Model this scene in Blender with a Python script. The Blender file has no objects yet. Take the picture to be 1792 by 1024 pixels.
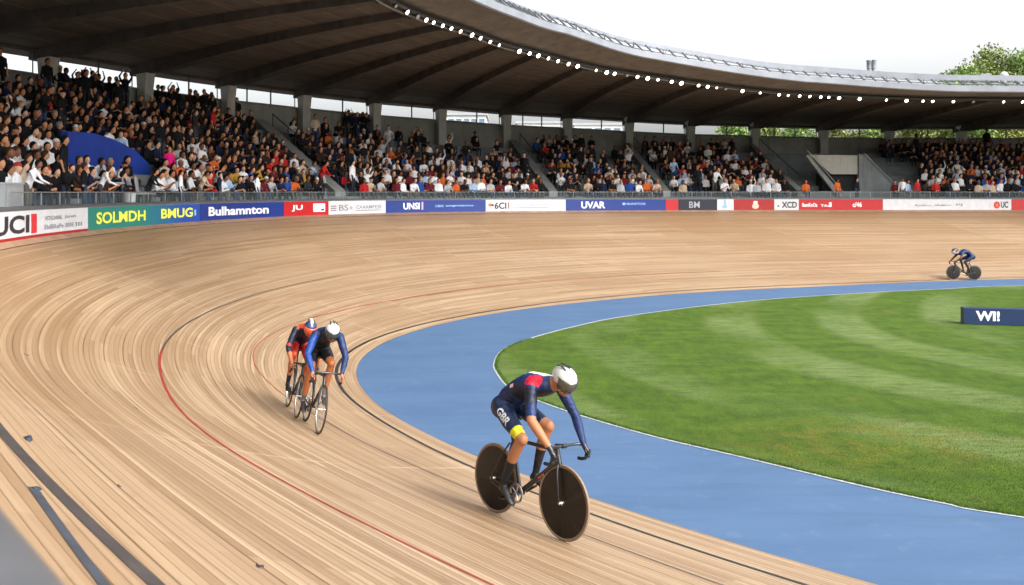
import bpy, bmesh, math, random
import numpy as np
from mathutils import Vector, Matrix
from mathutils.bvhtree import BVHTree
R = math.radians
random.seed(7); rng = np.random.default_rng(7)
scn = bpy.context.scene; C = scn.collection

# ---------------------------------------------------------------- camera, sky, sun, exposure
FPX, CX, YH, EZ = 1550., 896., 336., 4.0          # focal length / centre / horizon of the 1792 px wide photograph, eye height
cam = bpy.data.cameras.new('camera'); camo = bpy.data.objects.new('camera', cam); C.objects.link(camo)
camo.location = (0, 0, EZ); camo.rotation_euler = (R(90), 0, 0)
cam.sensor_width = 36; cam.lens = FPX/1792*36; cam.shift_y = -(512-YH)/1792
cam.clip_start = .05; cam.clip_end = 3000
cam.dof.use_dof = True; cam.dof.focus_distance = 12.; cam.dof.aperture_fstop = 4.
scn.camera = camo
SUN_EL, SUN_AZ = 43, 128                            # azimuth from +Y (north) clockwise
w = bpy.data.worlds.new('World'); scn.world = w; w.use_nodes = True
nt = w.node_tree; bg = nt.nodes['Background']
sky = nt.nodes.new('ShaderNodeTexSky'); sky.sky_type = 'NISHITA'; sky.sun_disc = False
sky.sun_elevation = R(SUN_EL); sky.sun_rotation = R(SUN_AZ); sky.dust_density = 6; sky.air_density = 1; sky.ozone_density = 1
hs = nt.nodes.new('ShaderNodeHueSaturation'); hs.inputs['Saturation'].default_value = .12; hs.inputs['Value'].default_value = 1.12
nt.links.new(sky.outputs[0], hs.inputs['Color']); nt.links.new(hs.outputs[0], bg.inputs['Color'])
bg.inputs['Strength'].default_value = .15
sl = bpy.data.lights.new('sun', 'SUN'); sl.energy = .72; sl.angle = R(16); sl.color = (1, .97, .92)
so = bpy.data.objects.new('sun', sl); C.objects.link(so)
so.rotation_euler = (R(90-SUN_EL), 0, R(180-SUN_AZ)); so.location = (30, 30, 60)
scn.view_settings.view_transform = 'Standard'; scn.view_settings.look = 'None'
scn.view_settings.gamma = 1; scn.view_settings.exposure = 1.32
scn.cycles.max_bounces = 5; scn.cycles.diffuse_bounces = 4; scn.cycles.transparent_max_bounces = 12

# ---------------------------------------------------------------- helpers
def tag(o, label=None, cat=None, group=None, kind=None):
    if label: o['label'] = label
    if cat: o['category'] = cat
    if group: o['group'] = group
    if kind: o['kind'] = kind
    return o
def empty(name, label, cat, group=None, mat=None):
    o = bpy.data.objects.new(name, None); C.objects.link(o); o.empty_display_size = .2
    if mat is not None: o.matrix_world = mat
    return tag(o, label, cat, group)
class MB:
    def __init__(s): s.v = []; s.f = []; s.m = []; s.uv = None
    def add(s, vs, fs, m=0):
        n = len(s.v); s.v += [tuple(v) for v in vs]; s.f += [tuple(i+n for i in f) for f in fs]; s.m += [m]*len(fs); return s
    def box(s, c, d, rot=None, m=0):
        x, y, z = [k/2 for k in d]; vs = [Vector((a*x, b*y, e*z)) for a in (-1, 1) for b in (-1, 1) for e in (-1, 1)]
        if rot is not None: vs = [rot @ v for v in vs]
        vs = [v+Vector(c) for v in vs]
        return s.add(vs, [(0, 1, 3, 2), (4, 6, 7, 5), (0, 4, 5, 1), (2, 3, 7, 6), (0, 2, 6, 4), (1, 5, 7, 3)], m)
    def tube(s, pts, r, n=8, m=0, closed=False, sq=1.):
        pts = [Vector(p) for p in pts]; N = len(pts); rs = r if hasattr(r, '__len__') else [r]*N
        vs = []; fs = []; up = None
        for i, p in enumerate(pts):
            if closed: d = pts[(i+1) % N]-pts[i-1]
            else: d = pts[min(i+1, N-1)]-pts[max(i-1, 0)]
            d.normalize()
            if up is None:
                up = Vector((0, 0, 1)) if abs(d.z) < .9 else Vector((1, 0, 0))
            a = d.cross(up).normalized(); up = a.cross(d).normalized()
            for k in range(n):
                t = 2*math.pi*k/n; vs.append(p+a*math.cos(t)*rs[i]*sq+up*math.sin(t)*rs[i])
        for i in range(N if closed else N-1):
            j = (i+1) % N
            for k in range(n): fs.append((i*n+k, i*n+(k+1) % n, j*n+(k+1) % n, j*n+k))
        if not closed: fs.append(tuple(range(n-1, -1, -1))); fs.append(tuple((N-1)*n+k for k in range(n)))
        return s.add(vs, fs, m)
    def lathe(s, prof, axis=(0, 0, 1), c=(0, 0, 0), n=24, m=0):
        q = Vector((0, 0, 1)).rotation_difference(Vector(axis)); vs = []; fs = []
        for r, h in prof:
            for k in range(n):
                t = 2*math.pi*k/n; vs.append(q @ Vector((r*math.cos(t), r*math.sin(t), h))+Vector(c))
        for i in range(len(prof)-1):
            for k in range(n): fs.append((i*n+k, i*n+(k+1) % n, (i+1)*n+(k+1) % n, (i+1)*n+k))
        return s.add(vs, fs, m)
    def ell(s, c, r, rot=None, nu=16, nv=10, m=0):
        vs = []; fs = []
        for i in range(nv+1):
            a = math.pi*i/nv
            for k in range(nu):
                t = 2*math.pi*k/nu; v = Vector((r[0]*math.sin(a)*math.cos(t), r[1]*math.sin(a)*math.sin(t), r[2]*math.cos(a)))
                if rot is not None: v = rot @ v
                vs.append(v+Vector(c))
        for i in range(nv):
            for k in range(nu):
                if i == 0: fs.append((k, (i+1)*nu+k, (i+1)*nu+(k+1) % nu))
                elif i == nv-1: fs.append((i*nu+k, (i+1)*nu+k, i*nu+(k+1) % nu))
                else: fs.append((i*nu+k, (i+1)*nu+k, (i+1)*nu+(k+1) % nu, i*nu+(k+1) % nu))
        return s.add(vs, fs, m)
    def mesh(s, name, mats):
        me = bpy.data.meshes.new(name); me.from_pydata(s.v, [], s.f)
        for m in (mats if isinstance(mats, (list, tuple)) else [mats]): me.materials.append(m)
        me.polygons.foreach_set('material_index', s.m); me.update(); return me
    def build(s, name, mats, parent=None, smooth=False, fix=True):
        me = s.mesh(name, mats)
        if fix:
            b = bmesh.new(); b.from_mesh(me); bmesh.ops.remove_doubles(b, verts=b.verts, dist=1e-6)
            bmesh.ops.recalc_face_normals(b, faces=b.faces); b.to_mesh(me); b.free()
        if smooth: me.shade_smooth()
        o = bpy.data.objects.new(name, me); C.objects.link(o)
        if parent is not None: o.parent = parent
        return o
def auto(o, ang=35):
    o.data.shade_smooth()
    b = bmesh.new(); b.from_mesh(o.data)
    for e in b.edges:
        if len(e.link_faces) == 2 and e.calc_face_angle(0) > R(ang): e.smooth = False
    b.to_mesh(o.data); b.free(); return o

# ---------------------------------------------------------------- materials
def mat(name, col, rough=.6, metal=0, noise=0, nscale=5, bump=0, emit=0, spec=.5, col2=None, detail=5):
    m = bpy.data.materials.new(name); m.use_nodes = True; t = m.node_tree; b = t.nodes['Principled BSDF']
    b.inputs['Base Color'].default_value = (*col, 1); b.inputs['Roughness'].default_value = rough
    b.inputs['Metallic'].default_value = metal; b.inputs['Specular IOR Level'].default_value = spec
    if emit: b.inputs['Emission Color'].default_value = (*col, 1); b.inputs['Emission Strength'].default_value = emit
    if noise or bump:
        tc = t.nodes.new('ShaderNodeTexCoord'); n = t.nodes.new('ShaderNodeTexNoise'); n.inputs['Scale'].default_value = nscale; n.inputs['Detail'].default_value = detail
        t.links.new(tc.outputs['Object'], n.inputs['Vector'])
        if noise:
            r = t.nodes.new('ShaderNodeMix'); r.data_type = 'RGBA'; mr = t.nodes.new('ShaderNodeMapRange')
            mr.inputs['From Min'].default_value = .3; mr.inputs['From Max'].default_value = .7
            c2 = col2 or [k*(1-noise) for k in col]
            r.inputs['A'].default_value = (*c2, 1); r.inputs['B'].default_value = (*[min(1, k*(1+noise*.6)) for k in col], 1)
            t.links.new(n.outputs['Fac'], mr.inputs['Value']); t.links.new(mr.outputs[0], r.inputs['Factor']); t.links.new(r.outputs['Result'], b.inputs['Base Color'])
        if bump:
            bp = t.nodes.new('ShaderNodeBump'); bp.inputs['Strength'].default_value = bump; bp.inputs['Distance'].default_value = .02
            t.links.new(n.outputs['Fac'], bp.inputs['Height']); t.links.new(bp.outputs[0], b.inputs['Normal'])
    return m
class NT:
    "small node-writing helper"
    def __init__(s, m): s.t = m.node_tree; s.b = s.t.nodes['Principled BSDF']
    def n(s, typ, **kw):
        x = s.t.nodes.new(typ)
        for k, v in kw.items():
            if k.startswith('_'): setattr(x, k[1:], v)
        return x
    def l(s, a, b): s.t.links.new(a, b)
    def math(s, op, a, b=None, c=None):
        x = s.n('ShaderNodeMath', _operation=op)
        for i, v in enumerate((a, b, c)):
            if v is None: continue
            if isinstance(v, (int, float)): x.inputs[i].default_value = v
            else: s.l(v, x.inputs[i])
        return x.outputs[0]
    def noise(s, vec, scale, detail=4, rough=.5, dist=0):
        x = s.n('ShaderNodeTexNoise'); x.inputs['Scale'].default_value = scale; x.inputs['Detail'].default_value = detail
        x.inputs['Roughness'].default_value = rough; x.inputs['Distortion'].default_value = dist; s.l(vec, x.inputs['Vector']); return x.outputs['Fac']
    def mapping(s, vec, scale=(1, 1, 1), loc=(0, 0, 0), rot=(0, 0, 0)):
        x = s.n('ShaderNodeMapping'); x.inputs['Scale'].default_value = scale; x.inputs['Location'].default_value = loc; x.inputs['Rotation'].default_value = rot
        s.l(vec, x.inputs['Vector']); return x.outputs[0]
    def rng(s, v, a, b, c=0, d=1):
        x = s.n('ShaderNodeMapRange'); x.inputs[1].default_value = a; x.inputs[2].default_value = b; x.inputs[3].default_value = c; x.inputs[4].default_value = d
        s.l(v, x.inputs[0]); return x.outputs[0]
    def mix(s, f, a, b, typ='MIX'):
        x = s.n('ShaderNodeMix', _data_type='RGBA', _blend_type=typ)
        for k, v in (('Factor', f), ('A', a), ('B', b)):
            if isinstance(v, (int, float)): x.inputs[k].default_value = v
            elif isinstance(v, tuple): x.inputs[k].default_value = (*v, 1)
            else: s.l(v, x.inputs[k])
        return x.outputs['Result']

def wood_mat():
    m = mat('track_wood', (.6, .42, .26), .5); N = NT(m)
    uv = N.n('ShaderNodeUVMap'); uv.uv_map = 'UVMap'; UV = uv.outputs[0]
    # bundles of battens of slightly different tone
    def brick(w_, h_, off, squash=1):
        x = N.n('ShaderNodeTexBrick'); x.offset = off; x.inputs['Color1'].default_value = (0, 0, 0, 1); x.inputs['Color2'].default_value = (1, 1, 1, 1)
        x.inputs['Mortar'].default_value = (0, 0, 0, 1); x.inputs['Scale'].default_value = 1; x.inputs['Mortar Size'].default_value = 0
        x.inputs['Brick Width'].default_value = w_; x.inputs['Row Height'].default_value = h_; N.l(UV, x.inputs['Vector']); return x
    b1 = brick(7.3, .085, .37); b2 = brick(4.1, .62, .43)
    bw = N.n('ShaderNodeSeparateColor'); N.l(b1.outputs['Color'], bw.inputs[0])
    bw2 = N.n('ShaderNodeSeparateColor'); N.l(b2.outputs['Color'], bw2.inputs[0])
    streak = N.noise(N.mapping(UV, (.045, 6.5, 1)), 1, 6, .62)
    fine = N.noise(N.mapping(UV, (.35, 52., 1)), 1, 5, .6)
    big = N.noise(N.mapping(UV, (.10, .42, 1)), 1, 3, .5, .2)
    grain = N.noise(N.mapping(UV, (5, 150., 1)), 1, 3, .6)
    tone = N.math('ADD', N.math('MULTIPLY', bw.outputs[0], .66), N.math('MULTIPLY', N.rng(streak, .32, .68), .34))
    c = N.mix(N.rng(tone, .12, .88), (.222, .143, .084), (.400, .288, .182))
    c = N.mix(N.rng(bw2.outputs[0], .40, 1, 0, .34), c, (.205, .122, .062))
    c = N.mix(N.rng(fine, .42, .70, 0, .48), c, (.165, .095, .046))
    c = N.mix(N.rng(big, .44, .68, 0, .48), c, (.205, .122, .062))
    c = N.mix(N.rng(grain, .48, .75, 0, .30), c, (.40, .31, .21))
    # thin dark gaps and pale filled joints between the battens
    sx = N.n('ShaderNodeSeparateXYZ'); N.l(UV, sx.inputs[0])
    ln = N.math('LESS_THAN', N.math('FRACT', N.math('MULTIPLY', sx.outputs[1], 1/.085)), .09)
    c = N.mix(N.math('MULTIPLY', ln, .72), c, (.07, .036, .018))
    gap = N.math('LESS_THAN', N.math('FRACT', N.math('MULTIPLY', sx.outputs[1], 1/.34)), .055)
    seam = N.noise(N.mapping(UV, (.22, 2.94, 1), (7, 3, 0)), 1, 2)
    c = N.mix(N.math('MULTIPLY', gap, N.rng(seam, .44, .58, 0, .80)), c, (.06, .034, .02))
    gap2 = N.math('LESS_THAN', N.math('FRACT', N.math('MULTIPLY', N.math('ADD', sx.outputs[1], .127), 1/.255)), .13)
    seam2 = N.noise(N.mapping(UV, (.17, 3.92, 1), (2, 9, 0)), 1, 2)
    c = N.mix(N.math('MULTIPLY', gap2, N.rng(seam2, .42, .60, 0, .34)), c, (.48, .37, .25))
    dg_ = N.math('FRACT', N.math('ADD', N.math('MULTIPLY', sx.outputs[0], 1/5.6), N.math('MULTIPLY', sx.outputs[1], .055))); dgl = N.math('LESS_THAN', dg_, .012)
    c = N.mix(N.math('MULTIPLY', dgl, N.rng(N.noise(N.mapping(UV, (.2, .5, 1), (3, 1, 0)), 1, 2), .46, .6, 0, .5)), c, (.46, .36, .25))
    dg2 = N.math('FLOOR', N.math('ADD', N.math('MULTIPLY', sx.outputs[0], 1/5.6), N.math('MULTIPLY', sx.outputs[1], .055))); wnz = N.n('ShaderNodeTexWhiteNoise', _noise_dimensions='1D'); N.l(dg2, wnz.inputs['W'])
    c = N.mix(N.math('MULTIPLY', wnz.outputs['Value'], N.rng(sx.outputs[1], 2.5, 6.5, 0, .38)), c, (.22, .130, .062))
    c = N.mix(N.rng(sx.outputs[1], 6.0, 8.6, 0, .35), c, (.24, .130, .060))  # browner towards the top of the bank, partly roof shade put into the colour
    dirt = N.noise(N.mapping(UV, (.9, 1.6, 1)), 2.2, 6, .7)
    c = N.mix(N.rng(dirt, .58, .76, 0, .40), c, (.13, .075, .04))
    N.l(c, N.b.inputs['Base Color'])
    bp = N.n('ShaderNodeBump'); bp.inputs['Strength'].default_value = .25; bp.inputs['Distance'].default_value = .006; N.l(fine, bp.inputs['Height']); N.l(bp.outputs[0], N.b.inputs['Normal'])
    N.l(N.rng(streak, .3, .7, .42, .6), N.b.inputs['Roughness']); N.b.inputs['Specular IOR Level'].default_value = .3
    return m
def grass_mat():
    m = mat('grass', (.08, .16, .03), .9, spec=.1); N = NT(m)
    tc = N.n('ShaderNodeTexCoord'); P = tc.outputs['Object']
    # mown bands: curved light/dark passes of the mower
    wv = N.n('ShaderNodeTexWave', _wave_type='RINGS', _rings_direction='Z'); wv.inputs['Scale'].default_value = .088; wv.inputs['Distortion'].default_value = 6.5
    wv.inputs['Detail'].default_value = 2; wv.inputs['Detail Scale'].default_value = .35; N.l(N.mapping(P, (1, 1.15, 1), (-26, -30, 0)), wv.inputs['Vector'])
    pm = N.rng(wv.outputs['Fac'], .42, .78)
    area = N.noise(P, .16, 2, .5); band = N.math('MULTIPLY', N.math('MULTIPLY', pm, N.rng(area, .40, .58)), N.rng(N.noise(N.mapping(P, (.9, 3.2, 1), rot=(0, 0, .35)), 1.4, 6, .7), .36, .60, .12, 1))
    fine = N.noise(N.mapping(P, (1, 1, 1)), 34, 5, .75); mid = N.noise(N.mapping(P, (1.6, .7, 1), (0, 0, 0), (0, 0, .5)), 2.1, 5, .65); blade = N.noise(N.mapping(P, (1, .35, 1), rot=(0, 0, .7)), 150, 3, .7)
    c = N.mix(N.rng(mid, .3, .72), (.018, .050, .003), (.070, .125, .008))
    c = N.mix(N.math('MULTIPLY', band, .85), c, (.205, .250, .110))
    sp = N.n('ShaderNodeTexGradient', _gradient_type='SPHERICAL'); N.l(N.mapping(P, (.36, .55, 1), (-5.6*.36, -14.1*.55, 0)), sp.inputs[0])
    wn = N.noise(P, 1.7, 6, .7); c = N.mix(N.math('MULTIPLY', N.rng(sp.outputs['Fac'], 0, .5), N.rng(wn, .42, .62, 0, .8)), c, (.165, .125, .018))
    bl = N.noise(N.mapping(P, (.5, 1.6, 1)), 1.1, 6, .7); c = N.mix(N.rng(bl, .42, .70, 0, .55), c, (.110, .180, .014))
    dry = N.noise(P, .42, 5, .6); c = N.mix(N.rng(dry, .60, .74, 0, .6), c, (.150, .145, .020))
    dry2 = N.noise(N.mapping(P, (1, 1, 1), (31, 11, 0)), .7, 5, .7); c = N.mix(N.rng(dry2, .66, .78, 0, .6), c, (.19, .145, .03))
    c = N.mix(N.rng(fine, .40, .72, .0, .75), c, (.014, .034, .005))
    c = N.mix(N.rng(blade, .48, .72, 0, .55), c, (.19, .24, .09))
    N.l(c, N.b.inputs['Base Color'])
    bp = N.n('ShaderNodeBump'); bp.inputs['Strength'].default_value = .9; bp.inputs['Distance'].default_value = .03; N.l(fine, bp.inputs['Height']); N.l(bp.outputs[0], N.b.inputs['Normal'])
    return m
def apron_mat():
    m = mat('apron_blue', (.1, .24, .5), .75, spec=.25); N = NT(m)
    tc = N.n('ShaderNodeTexCoord'); P = tc.outputs['Object']
    a = N.noise(N.mapping(P, (1, 1, 1)), 60, 4, .7); b = N.noise(N.mapping(P, (.5, 1.2, 1)), .9, 5, .6); d = N.noise(P, 9, 4, .6)
    c = N.mix(N.rng(b, .3, .7), (.052, .100, .188), (.067, .122, .218))
    c = N.mix(N.rng(a, .35, .8, 0, .35), c, (.042, .080, .165))
    c = N.mix(N.rng(d, .66, .8, 0, .25), c, (.10, .15, .24))
    sc_ = N.noise(N.mapping(P, (.25, 3.2, 1), rot=(0, 0, .75)), 1.3, 6, .7); c = N.mix(N.rng(sc_, .52, .74, 0, .55), c, (.040, .072, .125))
    st2 = N.noise(N.mapping(P, (1, 1, 1), (5, 9, 0)), 2.6, 7, .75); c = N.mix(N.rng(st2, .56, .74, 0, .42), c, (.125, .175, .245))
    sp_ = N.noise(P, 24, 3, .6); c = N.mix(N.rng(sp_, .70, .76, 0, .6), c, (.045, .07, .12))
    N.l(c, N.b.inputs['Base Color']); return m
def concrete_mat(name, c0, c1, sc=1.2, streak=True, rough=.85):
    m = mat(name, c0, rough, spec=.2); N = NT(m)
    tc = N.n('ShaderNodeTexCoord'); P = tc.outputs['Object']
    a = N.noise(P, sc, 6, .65); s_ = N.noise(N.mapping(P, (1, 1, .12)), 2.5, 4, .6); f = N.noise(P, 22, 4, .7)
    c = N.mix(N.rng(a, .3, .7), c0, c1)
    if streak: c = N.mix(N.rng(s_, .5, .75, 0, .5), c, tuple(k*.45 for k in c0))
    c = N.mix(N.rng(f, .4, .8, 0, .25), c, tuple(k*.6 for k in c0))
    N.l(c, N.b.inputs['Base Color']); return m
def objcol_mat(name, rough=.85, f=1.):
    m = mat(name, (1, 1, 1), rough, spec=.2); N = NT(m); oi = N.n('ShaderNodeObjectInfo')
    N.l(oi.outputs['Color'], N.b.inputs['Base Color']); return m
def vcol_mat(name):
    m = mat(name, (1, 1, 1), .85, spec=.2); N = NT(m); a = N.n('ShaderNodeAttribute'); a.attribute_name = 'Col'
    N.l(a.outputs['Color'], N.b.inputs['Base Color']); return m
def glass_mat(name, alpha=.25, col=(.75, .82, .85)):
    m = bpy.data.materials.new(name); m.use_nodes = True; t = m.node_tree; t.nodes.clear()
    o = t.nodes.new('ShaderNodeOutputMaterial'); mx = t.nodes.new('ShaderNodeMixShader'); tr = t.nodes.new('ShaderNodeBsdfTransparent'); g = t.nodes.new('ShaderNodeBsdfPrincipled')
    tr.inputs[0].default_value = (.985, 1, 1, 1); g.inputs['Base Color'].default_value = (*col, 1); g.inputs['Roughness'].default_value = .08
    mx.inputs[0].default_value = alpha; t.links.new(tr.outputs[0], mx.inputs[1]); t.links.new(g.outputs[0], mx.inputs[2]); t.links.new(mx.outputs[0], o.inputs[0]); return m
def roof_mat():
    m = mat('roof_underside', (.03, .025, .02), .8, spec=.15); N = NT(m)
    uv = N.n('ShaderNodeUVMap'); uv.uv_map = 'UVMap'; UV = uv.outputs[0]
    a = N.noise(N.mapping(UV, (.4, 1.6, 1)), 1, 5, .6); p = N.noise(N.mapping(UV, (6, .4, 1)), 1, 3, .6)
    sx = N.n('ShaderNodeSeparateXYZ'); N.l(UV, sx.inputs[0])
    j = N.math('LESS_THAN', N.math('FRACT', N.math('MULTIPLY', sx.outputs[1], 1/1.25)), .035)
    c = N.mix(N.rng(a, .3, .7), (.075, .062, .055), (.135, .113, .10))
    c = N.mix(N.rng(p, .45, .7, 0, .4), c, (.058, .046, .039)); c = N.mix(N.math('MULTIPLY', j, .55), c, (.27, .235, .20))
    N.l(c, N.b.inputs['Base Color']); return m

M = {}
M['wood'] = wood_mat(); M['grass'] = grass_mat(); M['apron'] = apron_mat()
M['coam'] = mat('coaming_wood', (.32, .19, .12), .55, noise=.25, nscale=3)
M['black'] = mat('line_black', (.018, .016, .017), .5, noise=.3, nscale=9)
M['red'] = mat('line_red', (.24, .024, .018), .5, noise=.3, nscale=7)
M['redfaint'] = mat('line_worn_red', (.24, .045, .022), .55, noise=.35, nscale=5)
M['greyline'] = mat('line_blue_grey', (.045, .052, .066), .5, noise=.3, nscale=6)
M['greydark'] = mat('line_dark_grey', (.050, .042, .040), .5, noise=.3, nscale=6)
M['edge'] = mat('edge_white', (.42, .45, .48), .6, noise=.35, nscale=11)
M['soil'] = mat('soil', (.06, .045, .02), .95, noise=.5, nscale=14, bump=.6)
M['ground'] = mat('ground', (.16, .15, .13), .9, noise=.3, nscale=.4)
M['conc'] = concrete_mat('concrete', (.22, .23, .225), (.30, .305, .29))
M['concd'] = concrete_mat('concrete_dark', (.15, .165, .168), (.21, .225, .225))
M['wall'] = concrete_mat('wall_concrete', (.26, .25, .225), (.36, .35, .32))
M['column'] = concrete_mat('column_concrete', (.42, .41, .38), (.54, .53, .49), 2)
M['roof'] = roof_mat()
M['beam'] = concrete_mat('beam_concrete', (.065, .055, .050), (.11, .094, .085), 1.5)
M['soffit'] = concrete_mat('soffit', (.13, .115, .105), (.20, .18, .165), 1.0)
M['fascia'] = mat('fascia_metal', (.21, .222, .25), .4, .15, noise=.15, nscale=1.5)
M['steel'] = mat('steel_grey', (.33, .34, .36), .4, .5)
M['steeld'] = mat('steel_dark', (.055, .055, .06), .5, .3)
M['frame'] = mat('window_frame_dark', (.05, .055, .055), .5, .2)
M['glass'] = glass_mat('window_glass', .03); M['railglass'] = glass_mat('rail_glass', .09, (.4, .5, .5)); M['rooftop'] = mat('roof_felt', (.05, .055, .06), .9, noise=.3, nscale=2); M['lattice'] = mat('lattice_metal', (.075, .08, .09), .5, .2); M['skylight'] = glass_mat('skylight_glass', .35, (.45, .5, .55))
M['rail'] = mat('barrier_cap_grey', (.11, .112, .12), .45, .2, noise=.15, nscale=6)
M['lamp'] = mat('lamp_glow', (1, .97, .9), .4, emit=4); M['lamp2'] = mat('lamp_glow_warm', (1, .86, .62), .4, emit=1.1); M['lamp3'] = mat('lamp_off', (.42, .45, .5), .3)
def pl(name, c, rough=.45): M[name] = mat(name, c, rough, noise=.08, nscale=4); return M[name]
pl('p_white', (.60, .60, .62)); pl('p_blue', (.004, .028, .20)); pl('p_green', (.008, .17, .15)); pl('p_teal', (.006, .13, .22)); pl('p_red', (.44, .008, .012)); pl('p_dred', (.33, .008, .008)); pl('p_navy', (.006, .009, .024))
pl('t_black', (.02, .02, .025)); pl('t_grey', (.20, .21, .25)); pl('t_yellow', (.78, .86, .09)); pl('t_white', (.85, .86, .88)); pl('t_red', (.55, .02, .03)); pl('t_lblue', (.25, .42, .75)); pl('t_navy', (.03, .05, .2)); pl('t_lgrey', (.36, .36, .40)); pl('t_orange', (.75, .16, .05))

# ---------------------------------------------------------------- the rings of the stadium (plan curves shared by all builders)
Q = [(15, -9), (8, -6), (3, -2.7), (-.5, .95), (-4, 5.2), (-7.6, 10.3), (-10.2, 16.7), (-11.5, 23.5), (-11.5, 30.3), (-10.2, 37.3), (-7.2, 43.5), (-2, 48), (5, 50.6), (14, 51.8), (24, 52), (36, 52), (50, 51), (64, 48)]
I = [(22, -1), (15, 2.4), (10, 4.6), (5.6, 7.5), (1.7, 10.9), (-1.1, 14.2), (-2.9, 17.6), (-3.6, 21.2), (-3.0, 24.9), (-1.0, 28.6), (2.4, 32), (7, 35), (13, 37.5), (20, 39.9), (29, 42), (40, 43.6), (52, 44), (64, 42)]
W = [(8, -18), (2.5, -14.5), (-3.5, -10), (-7.6, -5.6), (-11.5, -.5), (-16, 6), (-19.3, 14), (-21, 22.6), (-20.9, 31.5), (-18.9, 40.9), (-14.2, 50.4), (-6.4, 58), (2.6, 62.2), (13.4, 64), (24, 64.5), (36, 64.5), (51, 63), (67, 59)]
E_ = [(18, -2), (13, 0), (8.5, 2.5), (4.6, 5.8), (1.5, 9.4), (-1.4, 13.6), (-3.4, 18.5), (-4.6, 23.4), (-4.9, 28.3), (-4.17, 33), (-1.98, 37.8), (.6, 41.9), (6.1, 46.7), (15.2, 49.2), (23.8, 49.5), (36, 49.2), (50, 48), (63, 45)]
HW = [5.6]*8+[5.75, 6.0, 5.98, 5.76, 5.42, 4.93, 4.68, 4.66, 4.66, 4.66]
HE = [6.9]*10+[6.9, 6.72, 6.3, 5.55, 5.27, 5.2, 5.2, 5.2]
HF = [7.2]*10+[7.2, 7.2, 6.66, 5.80, 5.32, 5.21, 5.21, 5.21]
ZT = [7.6]*10+[7.35, 7.05, 6.85, 6.75, 6.7, 6.7, 6.7, 6.7]        # top of the seating
_tab = {}
def _cr(P, t):
    n = len(P)-1; t = min(max(t, 0), n-1e-6); i = int(t); f = t-i
    g = lambda k: np.array(P[min(max(k, 0), n)], float)
    p0, p1, p2, p3 = g(i-1), g(i), g(i+1), g(i+2)
    return .5*((2*p1)+(-p0+p2)*f+(2*p0-5*p1+4*p2-p3)*f*f+(-p0+3*p1-3*p2+p3)*f**3)
def crom(P, t):
    k = id(P)
    if k not in _tab: _tab[k] = (P, [tuple(_cr(P, j/48)) for j in range((len(P)-1)*48+1)])
    T_ = _tab[k][1]; x = min(max(t, 0), len(P)-1)*48; i = min(int(x), len(T_)-2); f = x-i; a, b = T_[i], T_[i+1]
    return np.array([p+(q-p)*f for p, q in zip(a, b)])
def qp(t): return crom(Q, t)
def ip(t): return crom(I, t)
def wp(t): return crom(W, t)
def ep(t): return crom(E_, t)
def sc(L, t):
    t = min(max(t, 0), len(L)-1); i = min(int(t), len(L)-2); f = t-i; f = f*f*(3-2*f)*.35+f*.65; return L[i]+(L[i+1]-L[i])*f
def fp(t):
    a = ep(t); d = (ep(t+.05)-ep(t-.05)); d /= np.linalg.norm(d); return a+np.array([d[1], -d[0]])*2.3
def prof(u): return 2.93*(.5*u+.5*u*u)
def surf(t, u, dz=0):
    a = ip(t)*(1-u)+qp(t)*u; return Vector((a[0], a[1], prof(u)+dz))
def snorm(t, u):
    a = surf(t+.02, u)-surf(t-.02, u); b = surf(t, u+.01)-surf(t, u-.01); n = a.cross(b).normalized(); return n if n.z > 0 else -n
def pix(p): return (CX+FPX*p[0]/p[1], YH+FPX*(EZ-p[2])/p[1]) if p[1] > .1 else (-9999, 9999)
def solve_t(fn, px, lo=6.5, hi=16.5):
    for _ in range(60):
        m_ = (lo+hi)/2; p = fn(m_)
        if pix((p[0], p[1], 0))[0] < px or p[1] < 8: lo = m_
        else: hi = m_
    return (lo+hi)/2
ARC = [0.]
for k in range(1, 17*40+1): ARC.append(ARC[-1]+float(np.linalg.norm(qp(k/40)-qp((k-1)/40))))
def arc(t): k = t*40; i = min(int(k), len(ARC)-2); return ARC[i]+(ARC[i+1]-ARC[i])*(k-i)
def grid_obj(name, fn, ts, us, m, kind='structure', uvf=None, parent=None, smooth=True, flip=False):
    vs = [fn(t, u) for t in ts for u in us]; nu = len(us); fs = []; uvs = []
    for i in range(len(ts)-1):
        for j in range(nu-1):
            a, b, c, d = i*nu+j, i*nu+j+1, (i+1)*nu+j+1, (i+1)*nu+j; fs.append((a, d, c, b) if flip else (a, b, c, d))
    me = bpy.data.meshes.new(name); me.from_pydata(vs, [], fs); me.materials.append(m)
    if uvf:
        ul = me.uv_layers.new(name='UVMap'); uv = [uvf(t, u) for t in ts for u in us]
        for p in me.polygons:
            for li in p.loop_indices: ul.data[li].uv = uv[me.loops[li].vertex_index]
    if smooth: me.shade_smooth()
    me.update(); o = bpy.data.objects.new(name, me); C.objects.link(o)
    if parent is not None: o.parent = parent
    elif kind: o['kind'] = kind
    return o
T = lambda a, b, n: [a+(b-a)*k/n for k in range(n+1)]

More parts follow.
